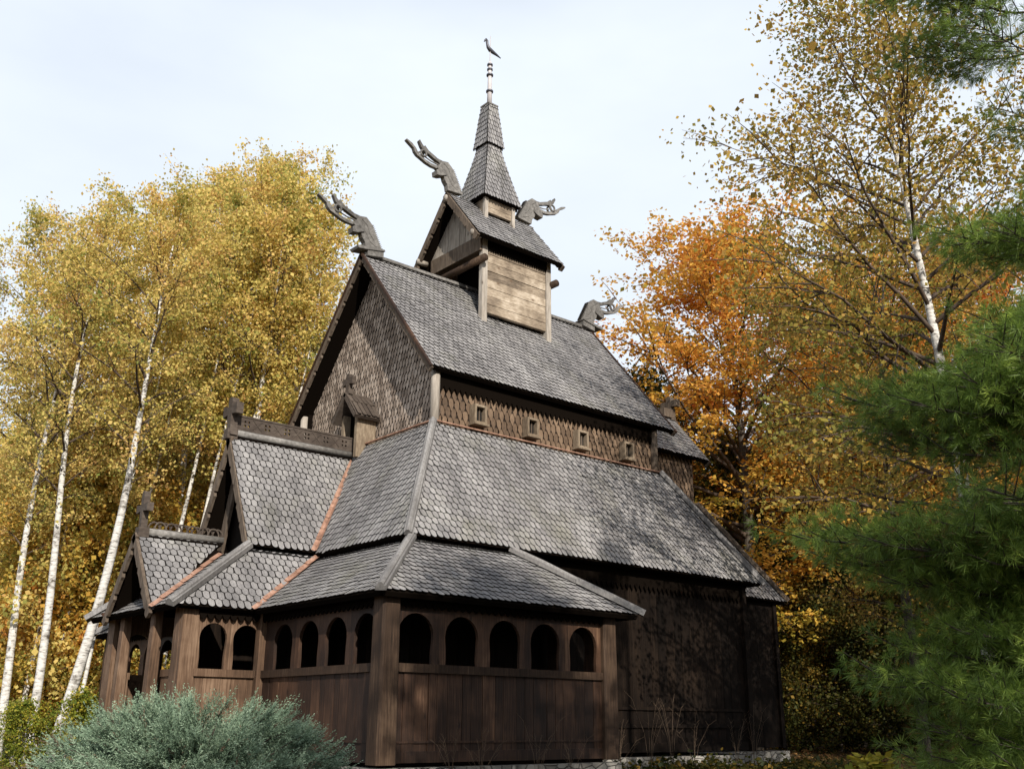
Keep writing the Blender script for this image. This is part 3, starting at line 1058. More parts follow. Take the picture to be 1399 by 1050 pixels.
# ---- lower walls: aisle
def plank_wall(mb, p0, p1, z0, z1, w, th, seed, nrm):
    rg = random.Random(seed)
    p0, p1 = Vector(p0), Vector(p1)
    L = (p1 - p0).length
    d = (p1 - p0) / L
    nv = Vector(nrm)
    n = max(1, int(L / w))
    cuts = [0] + sorted(L * (i + rg.uniform(-.18, .18)) / n for i in range(1, n)) + [L]
    for a, b in zip(cuts[:-1], cuts[1:]):
        o = rg.uniform(0, .012)
        q0, q1 = p0 + d * (a + .004), p0 + d * (b - .004)
        vs = []
        for z in (z0, z1):
            vs += [q0 + nv * o, q1 + nv * o, q1 - nv * th, q0 - nv * th]
        vs = [Vector((v.x, v.y, z0 if i < 4 else z1)) for i, v in enumerate(vs)]
        mb.add(vs, [(0, 3, 2, 1), (4, 5, 6, 7), (0, 1, 5, 4), (1, 2, 6, 5), (2, 3, 7, 6), (3, 0, 4, 7)])


X_A, YA0, YA1 = 4.0, -1.76, 7.40
for p0, p1, nr, sd in (((X_A, YA0), (X_A, YA1), (1, 0, 0), 1), ((-X_A, YA1), (-X_A, YA0), (-1, 0, 0), 2), ((-X_A, YA0), (X_A, YA0), (0, -1, 0), 3), ((X_A, YA1), (-X_A, YA1), (0, 1, 0), 4)):
    mb = MB()
    plank_wall(mb, (*p0, 0), (*p1, 0), .02, 3.75, .26, .05, sd, nr)
    wl = part('aisle_wall', mb, 'wall')
    if sd == 1:
        mb = MB()
        mb.box(4.0, 1.8, .02, 4.05, 7.3, .2)
        mb.box(4.0, 2.3, .48, 4.045, 7.2, .56)
        mb.box(4.0, 2.3, .82, 4.045, 7.2, .88)
        part('base_rail', mb, 'wall', wl)
        mb = MB()
        n = 40
        y0, y1 = 1.7, 7.3
        loop = [(y0, 3.6)]
        for i in range(n):
            a = y0 + (y1 - y0) * i / n
            b = y0 + (y1 - y0) * (i + 1) / n
            loop += [(a, 3.3), ((a + b) / 2, 3.16)]
        loop += [(y1, 3.3), (y1, 3.6)]
        mb.prism([loop[::-1]], lambda u, v, d: Vector((4.03 + d, u, v)), 0, .03)
        part('toothed_shade_valance', mb, 'deck', wl)  # valance kept black to stand for the shade below the aisle eave
for b in ((X_A - .05, YA1 - .05, 0, X_A + .09, YA1 + .09, 3.7), (X_A - .02, 1.5, .0, X_A + .05, 1.75, 3.6)):
    mb = MB()
    mb.box(*b)
    part('wall_post', mb, 'wall')
for p0, p1, nr, sd in (((2.38, 7.4), (2.38, 10.9), (1, 0, 0), 6), ((2.38, 10.9), (-2.38, 10.9), (0, 1, 0), 7), ((-2.38, 10.9), (-2.38, 7.4), (-1, 0, 0), 8)):
    mb = MB()
    plank_wall(mb, (*p0, 0), (*p1, 0), .02, 3.7, .26, .05, sd, nr)
    part('chancel_aisle_wall', mb, 'wall')
mb = MB()
mb.box(2.3, 10.82, 0, 2.44, 10.96, 3.6)
part('wall_post', mb, 'wall')
for sx in (1, -1):
    mb = MB()
    mb.box(sx * 1.7 - .03, -2.6 if sx > 0 else -3.25, 0, sx * 1.7 + .03, -1.8, 2.6)
    part('porch_partition', mb, 'wall')
# floor slab and inner dark ceiling line
mb = MB()
mb.box(-5.5, -3.2, -.06, 5.5, 1.3, 0)
mb.box(-1.6, -4.7, -.06, 1.6, -3.2, 0)
part('gallery_floor', mb, 'wall')


# ---- gallery walls with arched openings
def arch_hole(c, ws, wb, zs, zt):
    """opening: half width ws/2 at the sill, wb/2 at the spring, round top at zt"""
    pts = []
    spring = zt - wb / 2
    n = 7
    for i in range(n):
        t = i / (n - 1)
        z = zs + (spring - zs) * t
        hw = ws / 2 + (wb - ws) / 2 * sstep(.25, .95, t) - .006 * math.sin(t * math.pi)
        pts.append((c + hw, z))
    for k in range(1, 12):
        a = k * math.pi / 12
        pts.append((c + wb / 2 * math.cos(a), spring + wb / 2 * math.sin(a)))
    pts += [(2 * c - p[0], p[1]) for p in pts[:n][::-1]]
    return pts


def arcade(name, fn, u0, u1, centers, ws, wb, zt, outer, board='dark', rail='post'):
    """fn(u, z, d): d is out of the wall"""
    mb = MB()
    holes = [arch_hole(c, ws, wb, 1.40, zt) for c in centers]
    # one panel per bay so that each board keeps its own tone
    cuts = [u0] + [(a + b) / 2 for a, b in zip(centers[:-1], centers[1:])] + [u1]
    for i, h in enumerate(holes):
        mb.prism([[(cuts[i] + .001, 1.395), (cuts[i + 1] - .001, 1.395), (cuts[i + 1] - .001, 2.52), (cuts[i] + .001, 2.52)], h], fn, -.06, 0)
    pan = part(name, mb, board)
    mb = MB()
    L = u1 - u0
    n = max(3, int(L / .21))
    rg = random.Random(len(centers) + int(u0 * 10))
    cuts = [u0] + [u0 + L * (i + rg.uniform(-.2, .2)) / n for i in range(1, n)] + [u1]
    for a, b in zip(cuts[:-1], cuts[1:]):
        o = rg.uniform(-.008, .004)
        mb.prism([[(a + .004, .16), (b - .004, .16), (b - .004, 1.28), (a + .004, 1.28)]], fn, -.07, o)
    part('plank_panel', mb, board, pan)
    mb = MB()
    mb.prism([[(u0, 1.275), (u1, 1.275), (u1, 1.40), (u0, 1.40)]], fn, -.09, .05)
    part('rail', mb, rail, pan)
    mb = MB()
    mb.prism([[(u0, 0), (u1, 0), (u1, .16), (u0, .16)]], fn, -.09, .03)
    mb.prism([[(u0, .27), (u1, .27), (u1, .30), (u0, .30)]], fn, -.02, .018)
    part('base_board', mb, 'dark', pan)
    mb = MB()
    n = int(L / .13)
    loop = [(u0, 2.5)]
    for i in range(n):
        a = u0 + L * i / n
        b = u0 + L * (i + 1) / n
        loop += [(a, 2.3), (a + (b - a) * .2, 2.235), (a + (b - a) * .5, 2.205), (a + (b - a) * .8, 2.235)]
    loop += [(u1, 2.3), (u1, 2.5)]
    mb.prism([loop[::-1]], fn, .06, .085)
    part('scalloped_fringe', mb, 'deck', pan)
    return pan


arcade('gallery_arcade', lambda u, z, d: Vector((5.6 + d, u, z)), -3.2, 1.2, [-2.77 + .885 * i for i in range(5)], .63, .66, 2.15, 1)
arcade('gallery_arcade', lambda u, z, d: Vector((-5.6 - d, -u, z)), -1.2, 3.2, [-.75 + .885 * i for i in range(5)], .63, .66, 2.15, 1)
arcade('gallery_arcade', lambda u, z, d: Vector((u, -3.32 - d, z)), 1.82, 5.48, [2.47 + .86 * i for i in range(4)], .62, .645, 2.15, 1)
arcade('gallery_arcade', lambda u, z, d: Vector((u, -3.32 - d, z)), -5.48, -1.82, [-5.05 + .86 * i for i in range(4)], .62, .645, 2.15, 1)
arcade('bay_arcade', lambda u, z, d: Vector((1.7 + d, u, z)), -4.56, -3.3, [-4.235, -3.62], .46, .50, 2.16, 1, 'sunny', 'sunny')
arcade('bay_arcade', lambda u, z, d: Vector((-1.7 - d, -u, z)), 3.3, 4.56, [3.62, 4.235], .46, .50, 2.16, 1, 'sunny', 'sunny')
arcade('gallery_arcade', lambda u, z, d: Vector((u, 1.4 + d, z)), 4.06, 5.4, [4.72], .62, .70, 2.16, 1)


def post(x, y, w, d, z0, z1, mat='post', taper=.92):
    mb = MB()
    a, b = w / 2, d / 2
    c = .22
    ring = [(a, -b + c * b), (a, b - c * b), (a - c * a, b), (-a + c * a, b), (-a, b - c * b), (-a, -b + c * b), (-a + c * a, -b), (a - c * a, -b)]
    vs = [(x + p * 1.0, y + q * 1.0, z0) for p, q in ring] + [(x + p * taper, y + q * taper, z1) for p, q in ring]
    mb.add(vs, [tuple(range(8))[::-1], tuple(range(8, 16))] + [(i, (i + 1) % 8, 8 + (i + 1) % 8, 8 + i) for i in range(8)])
    return part('corner_post', mb, mat)


post(5.58, -3.30, .34, .34, -.02, 2.45)
post(-5.58, -3.30, .34, .34, -.02, 2.45)
post(5.6, 1.36, .2, .34, -.02, 2.48)
post(-5.6, 1.36, .2, .34, -.02, 2.48)
for sx in (1, -1):
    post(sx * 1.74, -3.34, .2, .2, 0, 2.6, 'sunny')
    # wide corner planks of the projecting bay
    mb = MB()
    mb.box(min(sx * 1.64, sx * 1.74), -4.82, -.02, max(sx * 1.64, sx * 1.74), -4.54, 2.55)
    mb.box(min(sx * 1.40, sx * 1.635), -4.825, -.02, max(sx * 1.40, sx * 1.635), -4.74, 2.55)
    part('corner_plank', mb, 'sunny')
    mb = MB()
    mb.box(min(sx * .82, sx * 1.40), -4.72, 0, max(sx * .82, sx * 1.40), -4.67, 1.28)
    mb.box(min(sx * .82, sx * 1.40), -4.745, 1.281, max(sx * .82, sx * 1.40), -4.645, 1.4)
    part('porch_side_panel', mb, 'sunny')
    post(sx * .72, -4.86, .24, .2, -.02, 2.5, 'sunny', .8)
mb = MB()
mb.box(-1.6, -4.80, 2.42, 1.6, -4.68, 2.55)
mb.prism([[(-.75, 2.555), (.75, 2.555), (0, 3.45)]], lambda u, v, d: Vector((u, d, v)), -4.74, -4.70)
part('porch_lintel', mb, 'wall')
# plinth
mb = MB()
for b in ((-5.75, -3.5, 5.75, 1.5), (-1.9, -5.0, 1.9, -3.5), (-4.12, 1.5, 4.12, 7.5), (-2.5, 7.5, 2.5, 11.0)):
    mb.box(b[0], b[1], -1.1, b[2], b[3], -.065)
part('stone_plinth', mb, 'stone')

# ================================================================== SETTING
# ground: one sheet to the horizon, fine near the place
N = 120
vs, fs = [], []
cx, cy = 6, 2
ax = [math.copysign(abs(t) ** 2.6, t) * 600 for t in np.linspace(-1, 1, N)]
for y in ax:
    for x in ax:
        X_, Y_ = cx + x, cy + y
        vs.append((X_, Y_, ground_z(X_, Y_)))
for j in range(N - 1):
    for i in range(N - 1):
        a = j * N + i
        fs.append((a, a + 1, a + 1 + N, a + N))
me = bpy.data.meshes.new('ground')
me.from_pydata(vs, [], fs)
me.polygons.foreach_set('use_smooth', [True] * len(me.polygons))
gr = link('ground', me, M['ground'])
tag(gr, kind='structure')


# ------------------------------------------------------------------ vegetation
def quads_mesh(name, P, A, B, tint, tri=False):
    """kites: P base point, A along vector, B half-width vector (arrays n x 3)"""
    n = len(P)
    if tri:
        V_ = np.stack([P - B, P + B, P + A], 1)
        k = 3
    else:
        V_ = np.stack([P, P + A * .45 - B, P + A, P + A * .45 + B], 1)
        k = 4
    me = bpy.data.meshes.new(name)
    me.vertices.add(n * k)
    me.vertices.foreach_set('co', V_.reshape(-1).astype(np.float32))
    me.loops.add(n * k)
    me.loops.foreach_set('vertex_index', np.arange(n * k, dtype=np.int32))
    me.polygons.add(n)
    me.polygons.foreach_set('loop_start', np.arange(0, n * k, k, dtype=np.int32))
    at_ = me.attributes.new('tint', 'FLOAT', 'FACE')
    at_.data.foreach_set('value', np.clip(tint, 0, 1).astype(np.float32))
    me.update(calc_edges=True)
    return me


def unit(a):
    return a / (np.linalg.norm(a, axis=-1, keepdims=True) + 1e-9)


def leaf_arrays(g, P, size, up=.3, droop=.3, wr=.42):
    n = len(P)
    nrm = unit(g.normal(size=(n, 3)) + np.array([0, 0, up * 2]))
    a = g.normal(size=(n, 3)) + np.array([0, 0, -droop * 2])
    a = unit(a - nrm * (a * nrm).sum(1, keepdims=True))
    b = np.cross(nrm, a)
    s = size * np.exp(g.normal(size=(n, 1)) * .25)
    return a * s, b * s * wr


def make_tree(seed, H, r0, cb, cr, prof, nb, up0, up1, nsub, lpm, leaf, lean=(0, 0), bend=0, curve=-.15, jit=.16, wig=.02, flat=1.0,
              upb=.3, tint=(.5, .18), sublen=.42, gap=0, thin=0, side=None, subc=0, vary=.24, tz=0):
    """returns trunk MB, branch MB, leaf mesh arrays for one broadleaf tree standing at the origin"""
    g = np.random.default_rng(seed)
    tr, br = MB(), MB()
    ph = g.uniform(0, 6.28, 4)

    def trunk(t):
        return np.array([lean[0] * H * (t + bend * t * t) + wig * H * (math.sin(t * 5 + ph[0]) - math.sin(ph[0])) * t,
                         lean[1] * H * (t + bend * t * t) + wig * H * (math.sin(t * 6 + ph[1]) - math.sin(ph[1])) * t, H * t])
    ts = np.linspace(0, 1, 16)
    tr.tube([trunk(t) - (np.array([0, 0, .3]) if t == 0 else 0) for t in ts], [max(.012, r0 * (1.25 if t == 0 else 1) * (1 - t) ** .85) for t in ts], 9)
    LP, LT = [], []
    for b in range(nb):
        tt = (b + g.uniform(.1, .9)) / nb
        t = cb + (1 - cb) * tt * .98
        az = b * 2.399 + g.uniform(-.5, .5)
        L = cr * prof(tt) * g.uniform(.95 - vary, .95 + vary)
        if side is not None:
            L *= 1 + side[1] * math.cos(az - side[0])
        if L < .15:
            continue
        el = R(up0 + (up1 - up0) * tt + g.uniform(-8, 8))
        d = np.array([math.cos(az) * math.cos(el), math.sin(az) * math.cos(el), math.sin(el)])
        p0 = trunk(t)
        n = 6
        pts = [p0 + d * (L * s) + np.array([0, 0, curve * L * s * s]) + g.normal(size=3) * .025 * L * s for s in np.linspace(0, 1, n)]
        rb = max(.008, min(r0 * (1 - t) ** .85 * .62, L * .018))
        br.tube(pts, [max(.004, rb * (1 - .85 * s)) for s in np.linspace(0, 1, n)], 5, False)
        bt = g.normal() * tint[1] * .8
        for k in range(nsub + 1):
            s = g.uniform(.22, 1) if k < nsub else 1.0
            i = min(n - 2, int(s * (n - 1)))
            q0 = pts[i] + (pts[i + 1] - pts[i]) * (s * (n - 1) - i)
            dd = unit(unit(pts[i + 1] - pts[i]) * .9 + g.normal(size=3) * np.array([.75, .75, .45]) * (1 if k < nsub else .25))
            l2 = (L * sublen * (1.15 - .6 * s) + .22) * g.uniform(.7, 1.25)
            q = [q0 + dd * (l2 * u) + np.array([0, 0, (subc - .16) * l2 * u * u]) for u in (0, .5, 1)]
            br.tube(q, [max(.003, rb * .35), max(.003, rb * .22), .003], 3, False)
            m = int(lpm * l2 * g.uniform(.55, 1.3) * (1 - thin * max(0, 1 - tt / .55)))
            if m < 1:
                continue
            u = g.uniform(.1, 1.12, m)[:, None]
            base = q[0] + dd * (l2 * u) + np.array([0, 0, 1]) * ((subc - .16) * l2 * u * u)
            base = base + g.normal(size=(m, 3)) * jit * np.array([1, 1, flat])
            LP.append(base)
            LT.append(np.full(m, tint[0] + bt + g.normal() * tint[1] * .6) + g.normal(size=m) * tint[1])
    P = np.concatenate(LP)
    T = np.concatenate(LT) + tz * (P[:, 2] / H - .6)
    A, B = leaf_arrays(g, P, leaf, upb)
    return tr, br, (P, A, B, T)


def egg(lo=.35, pk=.4):
    """crown outline along the crown's height: lo at its foot, 1 at pk, 0.12 at the top"""
    def f(t):
        if t < pk:
            return lo + (1 - lo) * math.sin(t / pk * math.pi / 2)
        return .12 + .88 * math.cos((t - pk) / (1 - pk) * math.pi / 2) ** .8
    return f


class Kind:
    def __init__(s, name, args, bark, twig, leaf, bname='branches'):
        tr, br, lf = args
        s.name = name
        s.tr = tr.build('trunk', M[bark], None, True).data
        s.br = br.build('branches', M[twig], None, True).data
        s.cr = quads_mesh('crown', *lf)
        s.cr.materials.append(M[leaf])
        for o in [o for o in COL.objects if o.data in (s.tr, s.br)]:
            bpy.data.objects.remove(o)

    def put(s, x, y, rz=0, sc=1, label=None, group=None, cat='tree', mat=None, sz=None, z=None):
        e = empty(s.name, (x, y, (ground_z(x, y) if z is None else z)), label, cat, group)
        e.rotation_euler = (0, 0, rz)
        e.scale = (sc, sc, sc if sz is None else sz)
        for nm, me in (('trunk', s.tr), ('branches', s.br), ('crown', s.cr)):
            o = link(nm, me, None, e)
            if nm == 'crown' and mat:
                o.material_slots[0].link = 'OBJECT'
                o.material_slots[0].material = M[mat]
        return e


RZ = YAW      # tree x axis along the picture's right when rotated by YAW

birches = [
    Kind('birch_tree', make_tree(1, 19, .16, .36, 3.0, egg(.4, .5), 50, 38, 62, 8, 62, .085, (.0, .0), 0, -.2, .12, thin=.6, vary=.5), 'birch', 'twig', 'leaf_birch'),
    Kind('birch_tree', make_tree(2, 19, .15, .38, 2.8, egg(.35, .5), 48, 40, 60, 8, 62, .085, (.03, 0), .3, -.22, .12, thin=.6, vary=.5), 'birch', 'twig', 'leaf_birch'),
    Kind('birch_tree', make_tree(3, 18, .17, .45, 2.9, egg(.4, .5), 44, 40, 62, 8, 66, .088, (.21, 0), -.35, -.2, .12, thin=.6, vary=.5), 'birch', 'twig', 'leaf_birch'),
]
woods = [
    Kind('wood_tree', make_tree(11, 15, .15, .12, 3.4, egg(.6, .4), 60, 25, 60, 7, 48, .14, (0, 0), 0, -.12, .28), 'bark', 'twig', 'leaf_gold'),
    Kind('wood_tree', make_tree(12, 14, .13, .10, 3.1, egg(.7, .5), 56, 20, 55, 7, 48, .14, (.02, 0), 0, -.12, .28), 'bark', 'twig', 'leaf_gold'),
]
shrubs = [
    Kind('shrub', make_tree(21, 3.4, .035, .08, 1.5, egg(.8, .45), 34, 30, 70, 6, 60, .11, (0, 0), 0, -.1, .14), 'bark', 'twig', 'leaf_yg'),
    Kind('shrub', make_tree(22, 2.6, .03, .06, 1.3, egg(.9, .4), 30, 25, 65, 6, 60, .10, (.05, 0), 0, -.1, .14), 'bark', 'twig', 'leaf_yg'),
]
maple = Kind('maple_tree', make_tree(31, 16.5, .26, .22, 6.4, egg(.55, .42), 66, 14, 60, 11, 56, .125, (0, 0), 0, -.05, .22, .02, .4, .9, (.53, .13), .4, vary=.35, tz=.28), 'bark', 'twig', 'leaf_maple')

# ---- birches on the left, each with its own words
BL = [
    # px, depth, kind, extra turn, scale, label
    (6, 24, 0, .6, .68, 'white birch trunk at the very left edge, its foot in red-brown litter'),
    (46, 23, 1, .0, .70, 'tall white birch rising nearly straight beside the left edge trunk'),
    (74, 22, 2, .0, .72, 'strongly leaning white birch left of the porch, bare trunk in full sun'),
    (118, 27, 0, 2.1, .62, 'slender birch with thin pole-like trunk between leaning birch and porch'),
    (212, 29, 1, .5, .93, 'birch just behind the porch cross with a straight pale trunk'),
    (234, 31, 0, 1.7, .98, 'pale birch trunk rising between the porch cross and the middle gable cross'),
    (258, 27, 2, -.2, .88, 'gently leaning birch whose trunk passes left of the middle gable cross'),
    (292, 27, 1, -.2, .88, 'twin-looking white birch whose trunk meets the middle gable cross'),
    (328, 31, 0, 1.2, 1.03, 'tallest golden birch crown left of the front dragon head'),
    (384, 35, 0, 3.3, .84, 'golden birch crown hard against the steep front gable'),
    (-40, 27, 1, 2.6, .80, 'birch mostly cut off by the left border with sparse outer twigs'),
    (186, 33, 0, 4.4, .98, 'birch with broad yellow-green crown behind the leaning birch'),
    (20, 30, 1, 1.2, .82, 'thin white birch standing in the gap behind the two leftmost trunks'),
    (150, 31, 2, .4, .66, 'short thin birch trunk leaning between the porch and the bigger birches'),
]
for px, dp, k, rz, sc, lb in BL:
    x, y = at(px, dp)
    birches[k].put(x, y, RZ + rz, sc, lb, 'birches left of the church')

# ---- thin white stems between the bigger birches
thin_b = [Kind('slender_birch', make_tree(15, 16, .085, .55, 1.5, egg(.5, .4), 30, 45, 65, 6, 60, .085, (.04, 0), .4, -.15, .12, vary=.45), 'birch', 'twig', 'leaf_birch'),
          Kind('slender_birch', make_tree(16, 15, .075, .50, 1.4, egg(.5, .4), 28, 45, 65, 6, 60, .085, (.12, 0), -.4, -.15, .12, vary=.45), 'birch', 'twig', 'leaf_birch')]
for j, (px, dp, k, sc, rz) in enumerate([(28, 25, 0, .8, 0), (58, 26, 1, .72, 2.6), (100, 24.5, 1, .75, .2), (140, 26.5, 0, .85, .3), (168, 27, 1, .8, 2.9), (196, 26.5, 0, .95, -.2), (222, 26, 1, .95, .1), (243, 28, 0, 1.0, .5), (268, 26, 0, .95, 0), (281, 28, 1, 1.0, -.1), (308, 27, 0, 1.0, .2), (330, 27, 1, .95, -.3)]):
    x, y = at(px, dp)
    thin_b[k].put(x, y, RZ + rz, sc, 'thin white birch stem among the golden leaves left of the church', 'thin birch stems left of the church')

# ---- young birches filling the gaps under the tall ones
sap = Kind('young_birch', make_tree(14, 7.5, .05, .10, 1.7, egg(.7, .4), 44, 30, 62, 7, 70, .095, (.02, 0), 0, -.12, .18), 'birch', 'twig', 'leaf_birch')
for j, (px, dp, sc, mt) in enumerate([(20, 28, 1.0, None), (70, 29, 1.15, 'leaf_gold'), (112, 31, 1.1, None), (150, 30, .95, 'leaf_gold'), (190, 34, 1.2, None), (-30, 30, 1.1, None), (95, 34, 1.3, 'leaf_gold'), (230, 36, 1.3, 'leaf_gold'), (285, 35, 1.3, None), (40, 35, 1.35, 'leaf_gold'), (30, 26, .95, 'leaf_gold'), (62, 25.5, 1.05, None), (100, 26, 1.1, 'leaf_gold'), (132, 27, 1.0, None), (160, 28, 1.05, 'leaf_gold'), (-5, 27, 1.1, None), (205, 31, 1.2, None), (250, 32, 1.25, 'leaf_gold')]):
    x, y = at(px, dp)
    sap.put(x, y, j * 1.9, sc, 'bushy young birch in the understorey between the tall white trunks', 'young birches under the tall ones', mat=mt)

# ---- wood behind
g = np.random.default_rng(5)
i = 0
for px in range(-120, 470, 46):
    for dp in (37, 44):
        x, y = at(px + g.uniform(-15, 15), dp + g.uniform(-2, 2))
        woods[i % 2].put(x, y, g.uniform(0, 6.28), g.uniform(.7, .88), 'golden-leaved tree in the rear rows of the wood left of the church', 'trees in the rear rows left of the church', mat='leaf_birch' if i % 2 == 0 else None)
        i += 1
for px in range(880, 1560, 50):
    for dp in (40, 48):
        x, y = at(px + g.uniform(-15, 15), dp + g.uniform(-2, 2))
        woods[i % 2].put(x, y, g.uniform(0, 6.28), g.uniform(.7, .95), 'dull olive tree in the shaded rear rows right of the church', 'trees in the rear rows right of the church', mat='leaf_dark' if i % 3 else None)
        i += 1
# ---- right-hand trees
x, y = at(1034, 36)
maple.put(x, y, .4, 1.08, 'big orange maple with dark forked trunk behind the chancel', 'maples right of the church')
x, y = at(1215, 39)
maple.put(x, y, 2.4, 1.02, 'amber maple standing behind the overhanging birch branches', 'maples right of the church')
x, y = at(1400, 32)
maple.put(x, y, 4.4, .95, 'amber maple half hidden by the pine at the right edge', 'maples right of the church')
rb = Kind('birch_tree', make_tree(41, 15, .15, .22, 4.2, egg(.5, .55), 64, 20, 55, 10, 42, .08, (-.03, 0), .2, -.06, .2, .02, .8, .3, (.5, .2), .45, side=(math.pi, .06)), 'birch', 'twig', 'leaf_olive')
x, y = at(1372, 17)
rb.put(x, y, RZ, .98, 'thin-leaved olive birch with sky between its limbs at upper right')
x, y = at(1262, 24)
mb_ = rb.put(x, y, RZ + 2.0, .9, 'dark-stemmed tree with olive leaves in front of the maples')
for o in mb_.children:
    if o.name.startswith('trunk'):
        o.material_slots[0].link = 'OBJECT'
        o.material_slots[0].material = M['bark']
# the wood goes on to the right of the picture, between the pine and the sun
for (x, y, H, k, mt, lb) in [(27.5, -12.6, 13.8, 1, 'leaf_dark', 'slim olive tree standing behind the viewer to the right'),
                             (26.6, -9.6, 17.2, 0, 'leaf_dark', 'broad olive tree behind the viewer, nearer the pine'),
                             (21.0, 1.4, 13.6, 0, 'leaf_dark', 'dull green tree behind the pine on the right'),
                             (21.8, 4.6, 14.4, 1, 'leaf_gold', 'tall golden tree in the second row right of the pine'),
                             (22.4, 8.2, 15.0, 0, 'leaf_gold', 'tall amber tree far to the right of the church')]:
    woods[k].put(x, y, x + y, H / (15 - k), lb, None, 'tree', mt)
# ---- shrubs
for px, dp, k, sc, mat, lb in [(40, 20, 0, .34, 'leaf_yg', 'yellow-green shrub at the foot of the leftmost birches'),
                               (118, 21, 1, .5, 'leaf_yg', 'yellow-leaved shrub behind the juniper beside the porch'),
                               (90, 26, 0, .75, 'leaf_birch', 'golden undergrowth shrub between the white birch trunks'),
                               (-20, 27, 1, .8, 'leaf_gold', 'amber shrub at the left border behind the birches'),
                               (150, 29, 0, 1.0, 'leaf_gold', 'amber shrub seen past the porch posts')]:
    x, y = at(px, dp)
    shrubs[k].put(x, y, px * .1, sc, lb, 'shrubs under the birches', 'shrub', mat)
thick = Kind('thicket_sapling', make_tree(17, 6.5, .05, .03, 2.0, egg(.9, .35), 50, 15, 60, 7, 58, .11, (.02, 0), 0, -.12, .2), 'bark', 'twig', 'leaf_dark')
for j, (px, dp) in enumerate([(1075, 36), (1110, 37), (1150, 35), (1190, 36), (1230, 34), (1270, 33), (1320, 32), (1370, 31), (1095, 41), (1170, 42), (1250, 40), (1330, 40)]
                             + [(px, 54 + (px // 10) % 5) for px in range(1040, 1420, 38)] + [(px, 50 + (px // 10) % 5) for px in range(-60, 420, 38)]):
    x, y = at(px, dp)
    if px > 700:
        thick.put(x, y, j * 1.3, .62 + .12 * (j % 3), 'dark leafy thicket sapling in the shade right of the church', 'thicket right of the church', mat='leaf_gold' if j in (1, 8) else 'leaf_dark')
    else:
        sap.put(x, y, j * 1.3, .8 + .1 * (j % 3), 'golden thicket sapling far behind the white birch trunks', 'thicket behind the birches', mat='leaf_gold')


# ---- the pine at the right edge
def make_pine(seed, H, r0, branches):
    """branches: (height, azimuth, length, rise)"""
    g = np.random.default_rng(seed)
    tr, br = MB(), MB()
    tr.tube([(.05 * math.sin(t * 3), 0, H * t) for t in np.linspace(0, 1, 12)], [r0 * (1 - t) + .015 for t in np.linspace(0, 1, 12)], 10)
    P, A, B, T = [], [], [], []
    for (h, az, L, rise) in branches:
        d = np.array([math.cos(az), math.sin(az), 0])
        sdv = np.array([-d[1], d[0], 0])
        p0 = np.array([0, 0, h])
        n = 9
        pts = [p0 + d * (L * s) + np.array([0, 0, rise * L * s - .22 * L * s * (1 - s) + .05 * math.sin(s * 7 + h)]) + sdv * (.04 * L * math.sin(s * 5 + h * 3)) for s in np.linspace(0, 1, n)]
        br.tube(pts, [max(.006, L * .011 * (1 - .85 * s)) for s in np.linspace(0, 1, n)], 6, False)
        bt = g.normal() * .1
        nt_ = int(L * 13)
        for k in range(nt_ + 1):
            s = .18 + .82 * (k + g.uniform(0, .8)) / (nt_ + 1) if k < nt_ else 1
            s = min(s, 1)
            i = min(n - 2, int(s * (n - 1)))
            q0 = pts[i] + (pts[i + 1] - pts[i]) * (s * (n - 1) - i)
            sg = 1 if k % 2 else -1
            dd = unit(d * g.uniform(.5, 1.0) + sdv * sg * g.uniform(.5, 1.1) * (1 if k < nt_ else 0) + np.array([0, 0, g.uniform(-.1, .4)]))
            l2 = min(.95, L * .36 * (1.15 - s) + .22) * g.uniform(.7, 1.2)
            q1 = q0 + dd * l2 + np.array([0, 0, .06])
            br.tube([q0, (q0 + q1) / 2, q1], [.008, .006, .004], 4, False)
            # finer twigs with needle tufts
            for u in np.arange(.2, 1.01, .085 / l2):
                c = q0 + (q1 - q0) * u
                for _ in range(2 if u < .95 else 1):
                    td = unit(dd + g.normal(size=3) * (.65 if u < .95 else .15) + np.array([0, 0, .15]))
                    tl = g.uniform(.04, .16) if u < .95 else .02
                    c2 = c + td * tl
                    m = 20
                    nd = unit(td[None, :] * g.uniform(.5, 1.4, (m, 1)) + unit(g.normal(size=(m, 3))) * .72)
                    ln = g.uniform(.085, .145, (m, 1))
                    P.append(np.repeat(c2[None, :], m, 0) + nd * .005)
                    A.append(nd * ln + np.array([0, 0, -.012]))
                    B.append(unit(np.cross(nd, g.normal(size=(m, 3)))) * .0028)
                    T.append(np.full(m, .42 + bt + g.normal() * .14) + g.normal(size=m) * .1 + .25 * (u > .9))
    return tr, br, tuple(np.concatenate(a) for a in (P, A, B, T))


PX, PY = at(1620, 10.0)
PZ = ground_z(PX, PY)
gp_ = np.random.default_rng(77)
LEFT = RZ + math.pi        # azimuth that points to the picture's left
prs = []
